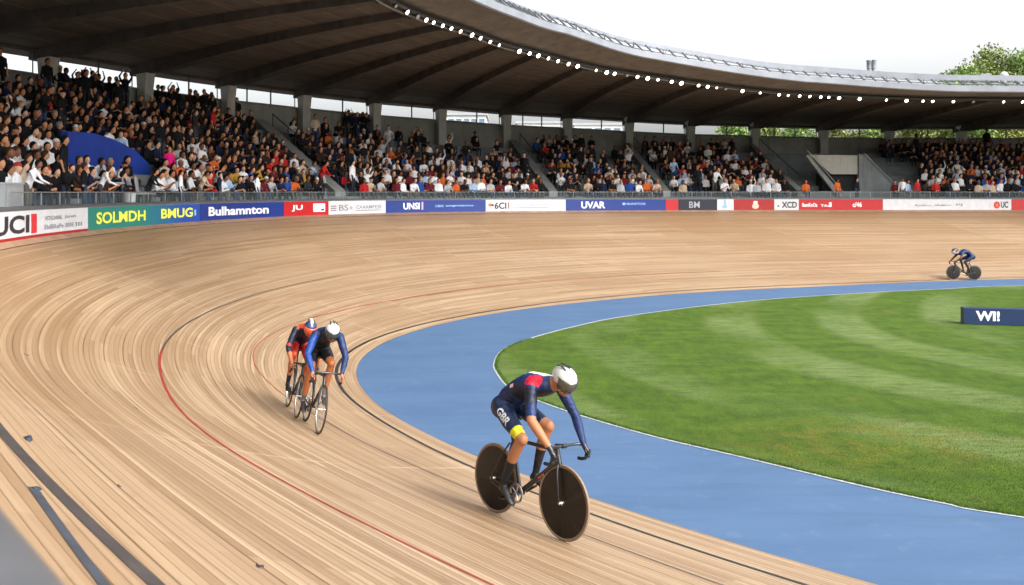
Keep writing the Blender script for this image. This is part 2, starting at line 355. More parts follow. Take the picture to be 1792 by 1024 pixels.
# ground, track, lines, apron, grass
gb = MB(); gb.add([(-900, -900, -.4), (900, -900, -.4), (900, 900, -.4), (-900, 900, -.4)], [(0, 1, 2, 3)])
tag(gb.build('ground', M['ground']), kind='structure')
ts = T(0, 17, 340)
grid_obj('track', lambda t, u: surf(t, u), ts, T(0, .975, 30), M['wood'], uvf=lambda t, u: (arc(t), u*9.0))
grid_obj('track_coaming', lambda t, u: surf(t, u, .012), ts, T(.975, 1.03, 2), M['coam'], uvf=lambda t, u: (arc(t), u*9))
def line(name, us, wd, m, t0=1.2, t1=16.5, tl=None):
    tl = tl or T(t0, t1, 260)
    def f(t, s):
        u = us if isinstance(us, float) else float(np.mean(np.interp([t+k*.09 for k in range(-4, 5)], [k[0] for k in us], [k[1] for k in us])))
        w0 = np.linalg.norm(qp(t)-ip(t)); return surf(t, u+s*wd/2/w0, .004)
    return grid_obj(name, f, tl, [-1, 1], m)
line('datum_line', [(0, .1), (3.4, .1), (4, .10), (4.6, .078), (5.2, .062), (6.1, .066), (6.7, .055), (7.5, .042), (8.3, .03), (9, .024), (10, .026), (11.5, .032), (13, .018), (16.5, .03)], .075, M['black'])
SU = [(0, .225), (3.6, .225), (4.3, .21), (5.2, .195), (5.54, .20), (5.83, .27), (6.3, .30), (6.8, .285), (7.75, .26), (8.4, .24), (9, .23), (10, .225), (12.3, .235), (13.8, .25), (16.5, .26)]
SU = [(0, .225), (3.6, .225), (4.3, .212), (4.9, .215), (5.4, .240), (5.83, .280), (6.3, .304), (6.8, .292), (7.75, .26), (8.4, .24), (9, .23), (10, .225), (12.3, .235), (13.8, .25), (16.5, .26)]
line('sprinter_line', SU, .022, M['greyline'], tl=T(1.2, 5.3, 80)); line('sprinter_line', SU, .022, M['redfaint'], tl=T(5.3, 7.6, 60)); line('sprinter_line', SU, .05, M['redfaint'], tl=T(7.6, 16.5, 150))
RU = [(0, .56), (3.6, .56), (3.92, .59), (4.33, .595), (5, .545), (5.67, .525), (6.1, .51), (7, .485), (8.9, .48), (9.6, .48)]
line('stayer_line', RU, .042, M['red'], tl=T(1.2, 5.75, 100)); line('stayer_line', RU, .035, M['greydark'], tl=T(5.75, 8.7, 60))
line('blue_band', [(0, .885), (3.46, .88), (3.6, .887), (3.75, .893), (4.1, .893), (16, .893)], .085, M['greydark'], tl=T(1.2, 5.2, 80))
line('outer_band', [(0, .925), (3.3, .922), (3.46, .913), (3.58, .905), (3.72, .897)], .05, M['greyline'], tl=T(1.2, 3.7, 50))
GR = [(1792, 905), (1650, 880), (1500, 848), (1300, 800), (1150, 765), (1020, 728), (940, 700), (892, 678), (870, 652), (866, 635), (880, 613), (920, 595), (1000, 573), (1100, 553), (1300, 528), (1500, 513.5), (1650, 506), (1792, 500)]
GP = [(4*(x-CX)/(y-YH), 4*FPX/(y-YH)) for x, y in GR]
GP = [(24, 3.4), (17, 6.2), (11, 8.6)]+GP+[(36, 39.6), (48, 40), (60, 38)]
gpts = [crom(GP, k) for k in T(0, len(GP)-1, 300)]
def gnear(p):
    return min(gpts, key=lambda g: (g[0]-p[0])**2+(g[1]-p[1])**2)
# apron reaches from the track edge to the grass edge; z falls 3 cm so that the grass sheet lies flush on a lip
ab = MB(); tsi = T(.8, 16.8, 240); ai = []; g_last = 0
for k, t in enumerate(tsi): p = ip(t); ai.append((p[0], p[1]))
poly_out = [(x, y, 0.) for x, y in ai]; poly_in = [(g[0], g[1], 0.) for g in gpts]
apm = bmesh.new()
vo = [apm.verts.new(v) for v in poly_out]; vi = [apm.verts.new((v[0], v[1], -.004)) for v in poly_in]
eo = [apm.edges.new((vo[i], vo[i+1])) for i in range(len(vo)-1)]; ei = [apm.edges.new((vi[i], vi[i+1])) for i in range(len(vi)-1)]
eo.append(apm.edges.new((vo[0], vi[0]))); eo.append(apm.edges.new((vo[-1], vi[-1])))
bmesh.ops.triangle_fill(apm, edges=eo+ei, use_beauty=True)
me = bpy.data.meshes.new('apron'); bmesh.ops.recalc_face_normals(apm, faces=apm.faces); apm.to_mesh(me); apm.free(); me.materials.append(M['apron'])
o = bpy.data.objects.new('apron', me); C.objects.link(o); o['kind'] = 'structure'
def strip(name, pts, off0, off1, z0, z1, m, jit=0):
    b = MB(); vs = []
    for i, g in enumerate(pts):
        d = pts[min(i+1, len(pts)-1)]-pts[max(i-1, 0)]; d = d/np.linalg.norm(d); n = np.array([-d[1], d[0]])
        vs += [(*(g+n*(off0+random.uniform(-jit, jit))), z0), (*(g+n*(off1)), z1)]
    b.add(vs, [(2*i, 2*i+1, 2*i+3, 2*i+2) for i in range(len(pts)-1)]); return tag(b.build(name, m, fix=False), kind='structure')
strip('apron_edge_line', gpts, -.02, .035, .004, .004, M['edge'])
strip('soil_edge', gpts, -.09, -.02, .004, .004, M['soil'], .02)
# grass
gm = bmesh.new(); cxg, cyg = 26, 24
gv = [gm.verts.new((g[0]+(cxg-g[0])*.003, g[1]+(cyg-g[1])*.003, .008)) for g in gpts]+[gm.verts.new((60, 10, .008))]
gm.faces.new(gv); me = bpy.data.meshes.new('grass'); bmesh.ops.triangulate(gm, faces=gm.faces); bmesh.ops.recalc_face_normals(gm, faces=gm.faces); gm.to_mesh(me); gm.free(); me.materials.append(M['grass'])
o = bpy.data.objects.new('grass', me); C.objects.link(o); o['kind'] = 'structure'
# short grass blades standing up along the near edge and across the near lawn
M['blade'] = mat('grass_blade', (.058, .108, .011), .8, noise=.6, nscale=2.2, spec=.15, col2=(.035, .078, .006))
def blades():
    pass
    poly = np.array([(g[0], g[1]) for g in gpts]+[(60, 10)])
    vs = []; fs = []; r_ = random.Random(3)
    def blade(x, y, h):
        a = r_.uniform(0, 6.28); wd = r_.uniform(.003, .006); dx, dy = math.cos(a)*wd, math.sin(a)*wd; lx, ly = r_.gauss(0, .4)*h, r_.gauss(0, .4)*h
        n = len(vs); vs.extend([(x-dx, y-dy, .004), (x+dx, y+dy, .004), (x+lx, y+ly, .004+h)]); fs.append((n, n+1, n+2))
    N_ = 240000; rg = np.random.default_rng(5); d_ = 10.3+(rg.random(N_)**2.2)*9.5; X_ = rg.uniform(-.06, .62, N_)*d_
    ins = np.zeros(N_, bool); j = len(poly)-1
    for i in range(len(poly)):
        yi, yj = poly[i, 1], poly[j, 1]
        if yi != yj:
            c_ = ((yi > d_) != (yj > d_)) & (X_ < (poly[j, 0]-poly[i, 0])*(d_-yi)/(yj-yi)+poly[i, 0]); ins ^= c_
        j = i
    for x, y in zip(X_[ins][:62000], d_[ins][:62000]): blade(float(x), float(y), r_.uniform(.012, .028)*(1.15-(y-10)/14))
    for i in range(len(gpts)-1):
        a, b = gpts[i], gpts[i+1]; L = np.linalg.norm(b-a)
        if a[1] > 24 or a[1] < 9 or a[0] > 8: continue
        d = (b-a)/max(L, 1e-9); n_ = np.array([-d[1], d[0]])
        for _ in range(int(L*420)):
            p = a+(b-a)*r_.random()-n_*abs(r_.gauss(0, .04)); blade(p[0], p[1], r_.uniform(.02, .05))
    me = bpy.data.meshes.new('grass_blades'); me.from_pydata(vs, [], fs); me.materials.append(M['blade'])
    o = bpy.data.objects.new('grass_blades', me); C.objects.link(o)
    tag(o, 'short green grass blades standing on the near side of the infield lawn', 'grass', kind='stuff')
blades()

# ---------------------------------------------------------------- barrier and advertising boards
BH = .70; BZ = 2.93
def tan2(fn, t): d = fn(t+.02)-fn(t-.02); return d/np.linalg.norm(d)
def board_pt(t, off, z):                     # off > 0 = towards the crowd
    p = qp(t); d = tan2(qp, t); n = np.array([-d[1], d[0]])
    if np.dot(n, wp(t)-p) < 0: n = -n
    p = p+n*off; return Vector((p[0], p[1], z))
def t_at_arc(s):
    lo, hi = 0, 16.99
    for _ in range(40):
        m_ = (lo+hi)/2
        if arc(m_) < s: lo = m_
        else: hi = m_
    return lo
bar = empty('barrier', 'low grey barrier with a rounded metal cap along the top of the wooden track', 'barrier')
grid_obj('barrier_wall', lambda t, k: board_pt(t, (.03, .03, .15, .15)[int(k)], (BZ-.3, BZ+BH-.02, BZ+BH-.02, BZ-.3)[int(k)]), T(1.0, 16.5, 300), [0, 1, 2, 3], M['conc'], None, parent=bar, smooth=False)
cb = MB(); cb.tube([board_pt(t, .105, BZ+BH-.015) for t in T(1.0, 16.5, 420)], .065, 16, sq=1.35); cb.build('cap', M['rail'], bar, smooth=True, fix=False)
def text_mesh(s, h, bold=.0):
    cu = bpy.data.curves.new('txt', 'FONT'); cu.body = s; cu.size = 1; cu.offset = bold; cu.resolution_u = 3
    o = bpy.data.objects.new('txt', cu); C.objects.link(o); dg = bpy.context.evaluated_depsgraph_get(); dg.update()
    me = bpy.data.meshes.new_from_object(o.evaluated_get(dg)); bpy.data.objects.remove(o)
    b = bmesh.new(); b.from_mesh(me); bmesh.ops.triangulate(b, faces=b.faces)
    vs = [v.co.copy() for v in b.verts]; fs = [[v.index for v in f.verts] for f in b.faces]; b.free()
    xs = [v.x for v in vs]; ys = [v.y for v in vs]; x0, x1, y0, y1 = min(xs), max(xs), min(ys), max(ys)
    k = h/(y1-y0); return [((v.x-x0)*k, (v.y-y0)*k) for v in vs], fs, (x1-x0)*k
PANEL = {}
def panel(name, label, px0, px1, m, items=(), arcs=None, trim=None, grad=None):
    "one printed board; items: (kind, x0, x1, y0, y1 [fractions of the board], text/None, material)"
    a0, a1 = arcs if arcs else (arc(solve_t(qp, px0)), arc(solve_t(qp, px1)))
    L = a1-a0; n = max(2, int(L/.5))
    root = empty(name, label, 'advertising board', 'advertising boards round the top of the track')
    mid = t_at_arc((a0+a1)/2); root.location = board_pt(mid, 0, BZ)
    inv = Matrix.Translation(-root.location)
    def P(s, h, off): return inv @ board_pt(t_at_arc(a0+s), off, BZ+h)
    def sheet(nm, s0, s1, h0, h1, off, mt, n=n, skew=0):
        b = MB(); vs = []
        for k in range(n+1):
            s = s0+(s1-s0)*k/n; vs += [P(s, h0, off), P(s+skew, h1, off), P(s+skew, h1, off+.012), P(s, h0, off+.012)]
        fs = []
        for k in range(n):
            a = 4*k
            for i in range(4): fs.append((a+i, a+(i+1) % 4, a+4+(i+1) % 4, a+4+i))
        fs += [(0, 1, 2, 3), (4*n, 4*n+3, 4*n+2, 4*n+1)]
        b.add(vs, fs); return b.build(nm, mt, root)
    g = .006
    if grad:      # board whose print runs from one colour to another
        sheet('board_face', g, L-g, .005, BH-.06, 0, grad)
    else: sheet('board_face', g, L-g, .005, BH-.06, 0, m)
    if trim: sheet('kick_strip', g, L-g, .005, .075, -.006, trim)
    queue = list(items)
    while queue:
        it = queue.pop(0); kind, x0, x1, y0, y1, txt, mt = it; H = BH-.065
        if kind == 't' and ' ' in txt:
            ws = txt.split(); tot = sum(len(k) for k in ws)+len(ws)-1; c_ = 0
            for k in ws: queue.append(('t', x0+(x1-x0)*c_/tot, x0+(x1-x0)*(c_+len(k))/tot, y0, y1, k, mt)); c_ += len(k)+1
        elif kind == 't':
            vs, fs, wd = text_mesh(txt, (y1-y0)*H, .03 if mt not in (M['t_grey'], M['t_lgrey']) else .01); sx = (x1-x0)*L/wd
            b = MB(); b.add([P(x0*L+v[0]*sx, .005+y0*H+v[1], -.010) for v in vs], fs); b.build('lettering', mt, root, fix=False)
        elif kind == 'r': sheet('emblem', x0*L, x1*L, .005+y0*H, .005+y1*H, -.014-.002*len(txt or ''), mt, 1)
        elif kind == 'o':
            b = MB(); cx_, cy_ = (x0+x1)/2*L, .005+(y0+y1)/2*H; rx, ry = (x1-x0)/2*L, (y1-y0)/2*H
            b.add([P(cx_+rx*math.cos(k*.2618), cy_+ry*math.sin(k*.2618), -.014-.002*len(txt or '')) for k in range(24)], [tuple(range(24))]); b.build('emblem', mt, root, fix=False)
    PANEL[name] = root; return root
def grad_mat():
    m = mat('green_to_blue_print', (.01, .1, .2), .45); N = NT(m); tc = N.n('ShaderNodeTexCoord'); sx = N.n('ShaderNodeSeparateXYZ'); N.l(tc.outputs['Generated'], sx.inputs[0])
    N.l(N.mix(N.rng(sx.outputs[1], .45, .85), (.008, .19, .16), (.008, .060, .33)), N.b.inputs['Base Color']); return m
M['grad'] = grad_mat()
K, Wt, Y_, G_, LG, RD, LB, NV = M['t_black'], M['t_white'], M['t_yellow'], M['t_grey'], M['t_lgrey'], M['t_red'], M['t_lblue'], M['t_navy']
A = lambda px: arc(solve_t(qp, px))
aL = A(154); 
panel('advertising_board', 'white advertising board reading UCI in black with a red bar and grey print', 0, 0, M['p_white'],
      [('t', .28, .545, .22, .86, 'UCI', K), ('r', .56, .60, .18, .88, '', RD), ('t', .66, .90, .60, .76, 'VITIOANL  Jaren', G_), ('t', .66, .95, .26, .43, 'EIslBRePe SERE III', G_)], arcs=(aL-8.6, aL), trim=M['p_dred'])
panel('advertising_board', 'dark green advertising board fading to blue with yellow lettering', 154, 350, None,
      [('t', .07, .50, .25, .78, 'SOLMDH', Y_), ('t', .64, .93, .28, .80, 'BMUG', Y_), ('r', .945, .96, .35, .68, '', LB)], grad=M['grad'])
panel('advertising_board', 'blue advertising board with the big white word Bulhamnton', 350, 497, M['p_blue'], [('t', .10, .82, .26, .80, 'Bulhamnton', Wt)])
panel('advertising_board', 'bright red advertising board with white letters and a white square mark beside the Bulhamnton board', 497, 575, M['p_red'],
      [('t', .17, .42, .32, .76, 'JU', Wt), ('r', .66, .92, .24, .84, '', Wt), ('r', .70, .86, .56, .70, 'a', NV), ('r', .72, .90, .32, .46, 'a', NV)])
panel('advertising_board', 'white advertising board with small grey logos and a boxed line of print', 575, 675, M['p_white'],
      [('r', .04, .14, .26, .34, '', G_), ('r', .04, .14, .42, .50, '', G_), ('r', .04, .14, .58, .66, '', G_), ('t', .19, .36, .26, .72, 'BS', G_), ('o', .38, .43, .34, .60, '', LG), ('t', .50, .93, .38, .66, 'CAAAMPESE', G_), ('r', .49, .93, .24, .29, '', G_)])
panel('advertising_board', 'blue advertising board with white letters UNSI and a pink bar', 675, 850, M['p_blue'],
      [('t', .18, .345, .26, .80, 'UNSI', Wt), ('r', .365, .38, .22, .86, '', mat('pink_bar', (.7, .35, .5), .5)), ('t', .50, .88, .42, .60, 'CBIS aungamtiannns', LB)])
panel('advertising_board', 'white advertising board with a small orange mark, black letters 6CI and pale grey print', 850, 990, M['p_white'],
      [('o', .03, .09, .42, .70, '', M['t_orange']), ('r', .07, .10, .45, .62, 'a', K), ('t', .11, .26, .20, .78, '6CI', K), ('r', .28, .295, .22, .78, '', mat('brown_bar', (.3, .12, .1), .5)), ('r', .33, .85, .30, .34, '', LG), ('t', .34, .92, .46, .64, 'Oadeunes ireuieimes Gonas', LG)])
panel('advertising_board', 'blue advertising board with white letters UVA', 990, 1165, M['p_blue'],
      [('t', .155, .395, .20, .82, 'UVAR', Wt), ('o', .565, .60, .48, .72, '', LB), ('t', .61, .80, .50, .70, 'MUNSTEOR', LB)])
panel('advertising_board', 'narrow plain red advertising board between a blue and a black one', 1165, 1187, M['p_red'])
panel('advertising_board', 'black advertising board with pale letters BM', 1187, 1255, M['p_navy'], [('t', .28, .55, .22, .80, 'BM', M['t_lgrey'])])
panel('advertising_board', 'narrow white advertising board with a blue crest', 1255, 1284, M['p_white'], [('o', .30, .62, .15, .50, '', M['t_lblue']), ('r', .42, .54, .5, .95, '', M['t_lblue'])])
panel('advertising_board', 'dark red advertising board with one round cream emblem', 1284, 1355, M['p_dred'], [('o', .45, .62, .12, .62, '', mat('cream', (.7, .5, .38), .5)), ('o', .48, .59, .55, .85, '', M['t_white'])])
panel('advertising_board', 'white advertising board with black letters XCD', 1355, 1398, M['p_white'], [('t', .30, .92, .20, .78, 'XCD', K), ('o', .12, .2, .3, .45, '', K)])
panel('advertising_board', 'long red advertising board with small white lettering', 1398, 1545, M['p_red'],
      [('t', .04, .22, .30, .66, 'BamKnOa', Wt), ('t', .26, .37, .30, .52, 'TAc', Wt), ('r', .36, .39, .3, .72, '', Wt), ('t', .64, .75, .28, .74, 'c/46', Wt)])
panel('advertising_board', 'long white advertising board with thin grey streaks of print', 1545, 1733, M['p_white'],
      [('t', .29, .40, .34, .56, 'AnV', G_), ('r', .37, .45, .38, .42, '', G_), ('t', .48, .58, .36, .58, 'nAnm', G_), ('r', .55, .64, .42, .46, '', G_), ('t', .68, .74, .34, .60, 'PJ', G_)])
panel('advertising_board', 'short white advertising board with a red shield and black letters UC', 1733, 1770, M['p_white'], [('o', .16, .46, .14, .80, '', RD), ('r', .25, .37, .30, .6, 'a', M['t_orange']), ('t', .50, .84, .20, .80, 'UC', K)])
panel('advertising_board', 'red advertising board cut by the right border of the view', 1770, 1900, M['p_red'])

# ---------------------------------------------------------------- grandstand
def ring(t, f, z):
    a, b = qp(t), wp(t); p = a+(b-a)*f; return Vector((p[0], p[1], z))
NR = 10; WK = 1.35; BACK = .95; Z0 = 3.38
def width(t): return float(np.linalg.norm(wp(t)-qp(t)))
def row_z(t, r): return Z0+(sc(ZT, t)-Z0)*r/NR
def row_off(t, r): wd = width(t); return WK+(wd-WK-BACK)*(r)/NR
st = empty('grandstand', 'curved covered grandstand with concrete terraces, grey columns and a dark overhanging roof', 'grandstand')
gts = T(2.6, 16.4, 276); rts = T(5.5, 16.4, 218)
profk = []
def terr(t, k):
    wd = width(t); k = int(k)
    if k == 0: return ring(t, .17/wd, 3.0)
    if k == 1: return ring(t, .17/wd, Z0-.03)
    k -= 2; r = k//2
    if r > NR: r = NR
    z = (Z0-.03 if r == 0 else row_z(t, r)); zn = z if k % 2 == 0 else row_z(t, min(r+1, NR))
    off = row_off(t, r)+(0 if 1 else 0)
    if k % 2 == 0: return ring(t, (off)/wd, z)        # foot of riser r+1
    return ring(t, off/wd, row_z(t, r+1) if r < NR else z)
# profile: walkway, then riser/tread pairs
PR = []
def tfun(t, k):
    k = int(k); wd = width(t)
    if k == 0: return ring(t, .17/wd, 2.9)
    if k == 1: return ring(t, .17/wd, Z0)
    j = k-2; r = j//2
    if j % 2 == 0: return ring(t, row_off(t, r)/wd, row_z(t, r))
    return ring(t, row_off(t, r)/wd, row_z(t, r+1))
def terr2(t, k):
    k = int(k)
    if k <= 2*NR+1: return tfun(t, k)
    return ring(t, 1., row_z(t, NR))
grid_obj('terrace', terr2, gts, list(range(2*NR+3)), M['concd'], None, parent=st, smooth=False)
# rear wall: panel under the windows, lintel above
def wallf(t, k): z = (3., EZ+sc(HW, t)-sc(HW, t)*.165)[int(k) % 2]; return Vector((*wp(t), z))
grid_obj('rear_wall', lambda t, k: Vector((*(wp(t)), (sc(ZT, t)-.5, 4+sc(HW, t)*(1-.168))[int(k)])), gts, [0, 1], M['wall'], None, parent=st, smooth=False)
def inw(t):
    d = tan2(wp, t); n = np.array([-d[1], d[0]])
    if np.dot(n, qp(t)-wp(t)) < 0: n = -n
    return n
sill = MB(); sill.tube([(*(wp(t)+inw(t)*.05), 4+sc(HW, t)*(1-.168)) for t in gts], .06, 4); sill.build('window_sill', M['wall'], st, fix=False)
lin = MB(); lin.tube([(*(wp(t)+inw(t)*.05), 4+sc(HW, t)+.06) for t in rts], .10, 4); lin.build('lintel', M['beam'], st, fix=False)
# roof: underside, soffit beyond the light line, top
def rf(t, u):
    a, b = wp(t), ep(t); p = a+(b-a)*u; z = 4+sc(HW, t)*(1-u)+sc(HE, t)*u+.35*math.sin(math.pi*u)*.6+.06; return Vector((p[0], p[1], z))
RU_ = T(-.08, 1, 12)
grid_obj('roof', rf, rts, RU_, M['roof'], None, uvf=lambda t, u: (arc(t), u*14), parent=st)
def sf(t, u):
    a, b = ep(t), fp(t); p = a+(b-a)*u; z = 4+sc(HE, t)*(1-u)+sc(HF, t)*u; return Vector((p[0], p[1], z+.06))
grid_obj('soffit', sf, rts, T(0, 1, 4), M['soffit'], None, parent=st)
grid_obj('roof_top', lambda t, u: (lambda a, b: Vector((a[0]+(b[0]-a[0])*u, a[1]+(b[1]-a[1])*u, 4.9+sc(HW, t)*(1-u)+(sc(HF, t)-.58)*u)))(wp(t)-inw(t)*1.5, fp(t)), rts, T(0, 1, 4), M['rooftop'], None, parent=st)
def inE(t):
    d = tan2(ep, t); n = np.array([d[1], -d[0]]); return n
def fpt(t, off, dz):
    p = fp(t)+inE(t)*off; return Vector((p[0], p[1], 4+sc(HF, t)+dz))
def fas(t, k): return fpt(t, (-.02, .10, .16, .16, .02, -.02)[int(k)], (.05, -.02, .03, .33, .36, .05)[int(k)])
grid_obj('fascia', fas, rts, [0, 1, 2, 3, 4, 5], M['fascia'], None, parent=st, smooth=False)
def lz(t): return .22*min(1, max(0, (12.8-t)/1.4))
def tb(t): return .05+.10*min(1, max(0, (t-11)/2))
grid_obj('upper_band', lambda t, k: fpt(t, (-.75, -.68, -.68, -.75, -.75)[int(k)], (.70-tb(t), .70-tb(t), .70+tb(t), .70+tb(t), .70-tb(t))[int(k)]+.02+.14*min(1, max(0, (t-11)/2))+lz(t)), rts, [0, 1, 2, 3, 4], M['fascia'], None, parent=st, smooth=False)
lt = MB(); lt.tube([fpt(t, -.10, .44) for t in rts], .025, 5); lt.tube([fpt(t, -.45, .62+lz(t)*.6) for t in rts], .02, 5); lt.build('lattice_rail', M['lattice'], st, fix=False)
s0_, s1_ = arc(8.5), arc(16); k = 0; lb = MB(); sg = MB(); nb = 90
for k in range(nb):
    t = t_at_arc(s0_+(s1_-s0_)*k/nb); t2 = t_at_arc(s0_+(s1_-s0_)*(k+.86)/nb)
    lb.tube([fpt(t, -.02, .36), fpt(t, -.72, .72+lz(t))], .045, 5)
    if k % 3 == 0: lb.tube([fpt(t, 0, .34), fpt(t2, -.7, .74+lz(t))], .025, 4); lb.tube([fpt(t, -.06, .36), fpt(t, -.10, .62)], .02, 4)
    sg.add([fpt(t, -.06, .38), fpt(t2, -.06, .38), fpt(t2, -.62, .60+lz(t)), fpt(t, -.62, .60+lz(t))], [(0, 1, 2, 3)])
tag(lb.build('lattice_brace', M['lattice'], st, fix=False), kind='stuff'); 
tag(sg.build('skylight_pane', M['skylight'], st, fix=False), kind='stuff')
cp = MB(); cp.tube([rf(t, .985)-Vector((0, 0, .12)) for t in rts], .06, 6); cp.build('conduit', M['steel'], st, fix=False, smooth=True)
cp = MB(); cp.tube([sf(t, .12)-Vector((0, 0, .16)) for t in rts], .10, 6); cp.build('lamp_rail', M['steeld'], st, fix=False, smooth=True)
# columns, beams, windows
cpx = [85, 255, 400, 533, 657, 772, 886, 993, 1101, 1208, 1322, 1441, 1556, 1683]
ct = [solve_t(lambda t: wp(t)+inw(t)*.45, x) for x in cpx]
dl = ct[1]-ct[0]; ct = [ct[0]-dl*1.0*k for k in range(3, 0, -1)]+ct+[ct[-1]+(ct[-1]-ct[-2])*k for k in (1, 2, 3, 4)]
def frame_at(p, dirx):
    dx = Vector((dirx[0], dirx[1], 0)).normalized(); dy = Vector((-dx.y, dx.x, 0)); return Matrix(((dx.x, dy.x, 0), (dx.y, dy.y, 0), (0, 0, 1)))
for t in ct:
    p = wp(t)+inw(t)*.42; n = inw(t); rot = frame_at(p, n); zb = sc(ZT, t)-.4; zt = 4+sc(HW, t)+.18
    b = MB(); prof_ = [(zb, .24, .27), (zt-1.3, .24, .27), (zt-.35, .30, .29), (zt, .42, .31)]
    vs = []
    for z, hx, hy in prof_:
        for sx_, sy_ in ((-1, -1), (1, -1), (1, 1), (-1, 1)):
            v = rot @ Vector((sx_*hx+(hx-.24 if sx_ > 0 else 0), sy_*hy, 0)); vs.append((p[0]+v.x, p[1]+v.y, z))
    fs = [(4*i+j, 4*i+(j+1) % 4, 4*i+4+(j+1) % 4, 4*i+4+j) for i in range(3) for j in range(4)]+[(0, 3, 2, 1), (12, 13, 14, 15)]
    b.add(vs, fs); b.build('column', M['column'], st)
    # beam follows the roof, deep at the column
    b = MB(); us = T(-.02, .985, 14); vs = []
    d = tan2(wp, t)
    for u in us:
        c = rf(t, u); dep = .55-.28*u if u > .06 else .40; d2 = d*(1-u)+tan2(ep, t)*u; d2 = d2/np.linalg.norm(d2); hw = .30
        for s_, z in ((-1, 0.02), (-1, -dep), (1, -dep), (1, 0.02)): vs.append((c.x+d2[0]*hw*s_, c.y+d2[1]*hw*s_, c.z+z))
    fs = [(4*i+j, 4*i+(j+1) % 4, 4*i+4+(j+1) % 4, 4*i+4+j) for i in range(len(us)-1) for j in range(4)]+[(0, 3, 2, 1), tuple(4*(len(us)-1)+j for j in range(4))]
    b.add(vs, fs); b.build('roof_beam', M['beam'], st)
for i in range(len(ct)-1):
    ta, tb_ = ct[i]+.0, ct[i+1]; g_ = (tb_-ta); ta += g_*.07; tb_ -= g_*.07
    b = MB(); gl = MB(); z0 = lambda t: 4+sc(HW, t)*(1-.168)+.05; z1 = lambda t: 4+sc(HW, t)-.03
    P = lambda t, z, o: Vector((*(wp(t)+inw(t)*o), z))
    nd = 2 if i % 4 != 1 else 3; fr = [0, .60, 1] if nd == 2 else [0, .28, .64, 1]
    for k, f in enumerate(fr):
        t = ta+(tb_-ta)*f; b.tube([P(t, z0(t), .02), P(t, z1(t), .02)], .045 if 0 < k < len(fr)-1 else .03, 4)
    for zz in (z0, z1): b.tube([P(t, zz(t), .02) for t in T(ta, tb_, 6)], .028, 4)
    wo = b.build('window', M['frame'], st, fix=False)
    for k in range(len(fr)-1):
        tc_, td = ta+(tb_-ta)*fr[k], ta+(tb_-ta)*fr[k+1]; gl = MB()
        gl.add([P(tc_, z0(tc_), .02), P(td, z0(td), .02), P(td, z1(td), .02), P(tc_, z1(tc_), .02)], [(0, 1, 2, 3)]); gl.build('pane', M['glass'], wo, fix=False)
# sloping aisle walls (smooth grey ramps of the gangways)
AIS = [(9.93, .36), (11.71, .26), (12.51, .22), (13.36, .2)]
for t0_, wd_ in AIS:
    b = MB(); vs = []; dt = .035
    for r in T(0, NR, 10):
        for s_, dz in ((-1, -.3), (-1, .42), (1, .42), (1, -.3)):
            o_ = row_off(t0_, r)+.1; p = ring(t0_, o_/width(t0_), 0); d = tan2(qp, t0_); vs.append((p.x+d[0]*wd_*s_, p.y+d[1]*wd_*s_, row_z(t0_, r)+dz+.25))
    n = len(vs)//4; fs = [(4*i+j, 4*i+(j+1) % 4, 4*i+4+(j+1) % 4, 4*i+4+j) for i in range(n-1) for j in range(4)]+[(0, 3, 2, 1), tuple(4*(n-1)+j for j in range(4))]
    b.add(vs, fs); b.build('aisle_wall', M['conc'], st)
    b = MB(); d = tan2(qp, t0_); b.tube([ring(t0_, (row_off(t0_, r)+.1)/width(t0_), row_z(t0_, r)+1.35)+Vector((d[0]*(wd_+.02), d[1]*(wd_+.02), 0)) for r in T(0, NR-1, 9)], .03, 5)
    for r in (0, 3, 6, 9): b.tube([ring(t0_, (row_off(t0_, r)+.1)/width(t0_), row_z(t0_, r)+.5)+Vector((d[0]*(wd_+.02), d[1]*(wd_+.02), 0)), ring(t0_, (row_off(t0_, r)+.1)/width(t0_), row_z(t0_, r)+1.35)+Vector((d[0]*(wd_+.02), d[1]*(wd_+.02), 0))], .025, 5)
    b.build('handrail', M['steeld'], st, fix=False)
# entrance tunnel (vomitory) on the right
def vpt(px, D, y): return Vector(((px-CX)*D/FPX, D, EZ+(YH-y)*D/FPX))
def prism(P_, thick, m, name, parent):
    "polygon in a vertical plane facing -Y given a depth thickness"
    b = MB(); n = len(P_); vs = [Vector(p) for p in P_]+[Vector(p)+Vector((0, thick, 0)) for p in P_]
    b.add(vs, [tuple(range(n)), tuple(range(2*n-1, n-1, -1))]+[(i, (i+1) % n, n+(i+1) % n, n+i) for i in range(n)]); return b.build(name, m, parent)
M['dark'] = mat('tunnel_shade', (.012, .012, .014), .9)
M['vpan'] = concrete_mat('pale_panel', (.34, .33, .29), (.42, .41, .36), .8)
prism([vpt(1440, 54.6, 345), vpt(1502, 54.6, 345), vpt(1502, 54.6, 303), vpt(1440, 54.6, 303)], 1.2, M['dark'], 'tunnel_mouth', st)  # solid near-black block; the doorway's inner shade is put into its colour
prism([vpt(1416, 54.3, 271), vpt(1501, 54.3, 272), vpt(1501, 54.3, 305), vpt(1455, 54.3, 305)], .5, M['vpan'], 'tunnel_header', st)
b = MB(); a_ = [vpt(1503, 54.2, 271), vpt(1503, 54.2, 347), vpt(1568, 53.6, 350), vpt(1560, 53.6, 322), vpt(1530, 56, 280)]
prism([vpt(1503, 54.2, 270), vpt(1518, 54.2, 271), vpt(1578, 54.2, 338), vpt(1578, 54.2, 350), vpt(1503, 54.2, 350)], 5, M['concd'], 'tunnel_side_wall', st)
prism([vpt(1410, 54.2, 272), vpt(1416, 54.2, 271), vpt(1478, 54.2, 345), vpt(1466, 54.2, 345)], .35, M['conc'], 'tunnel_side_wall', st)
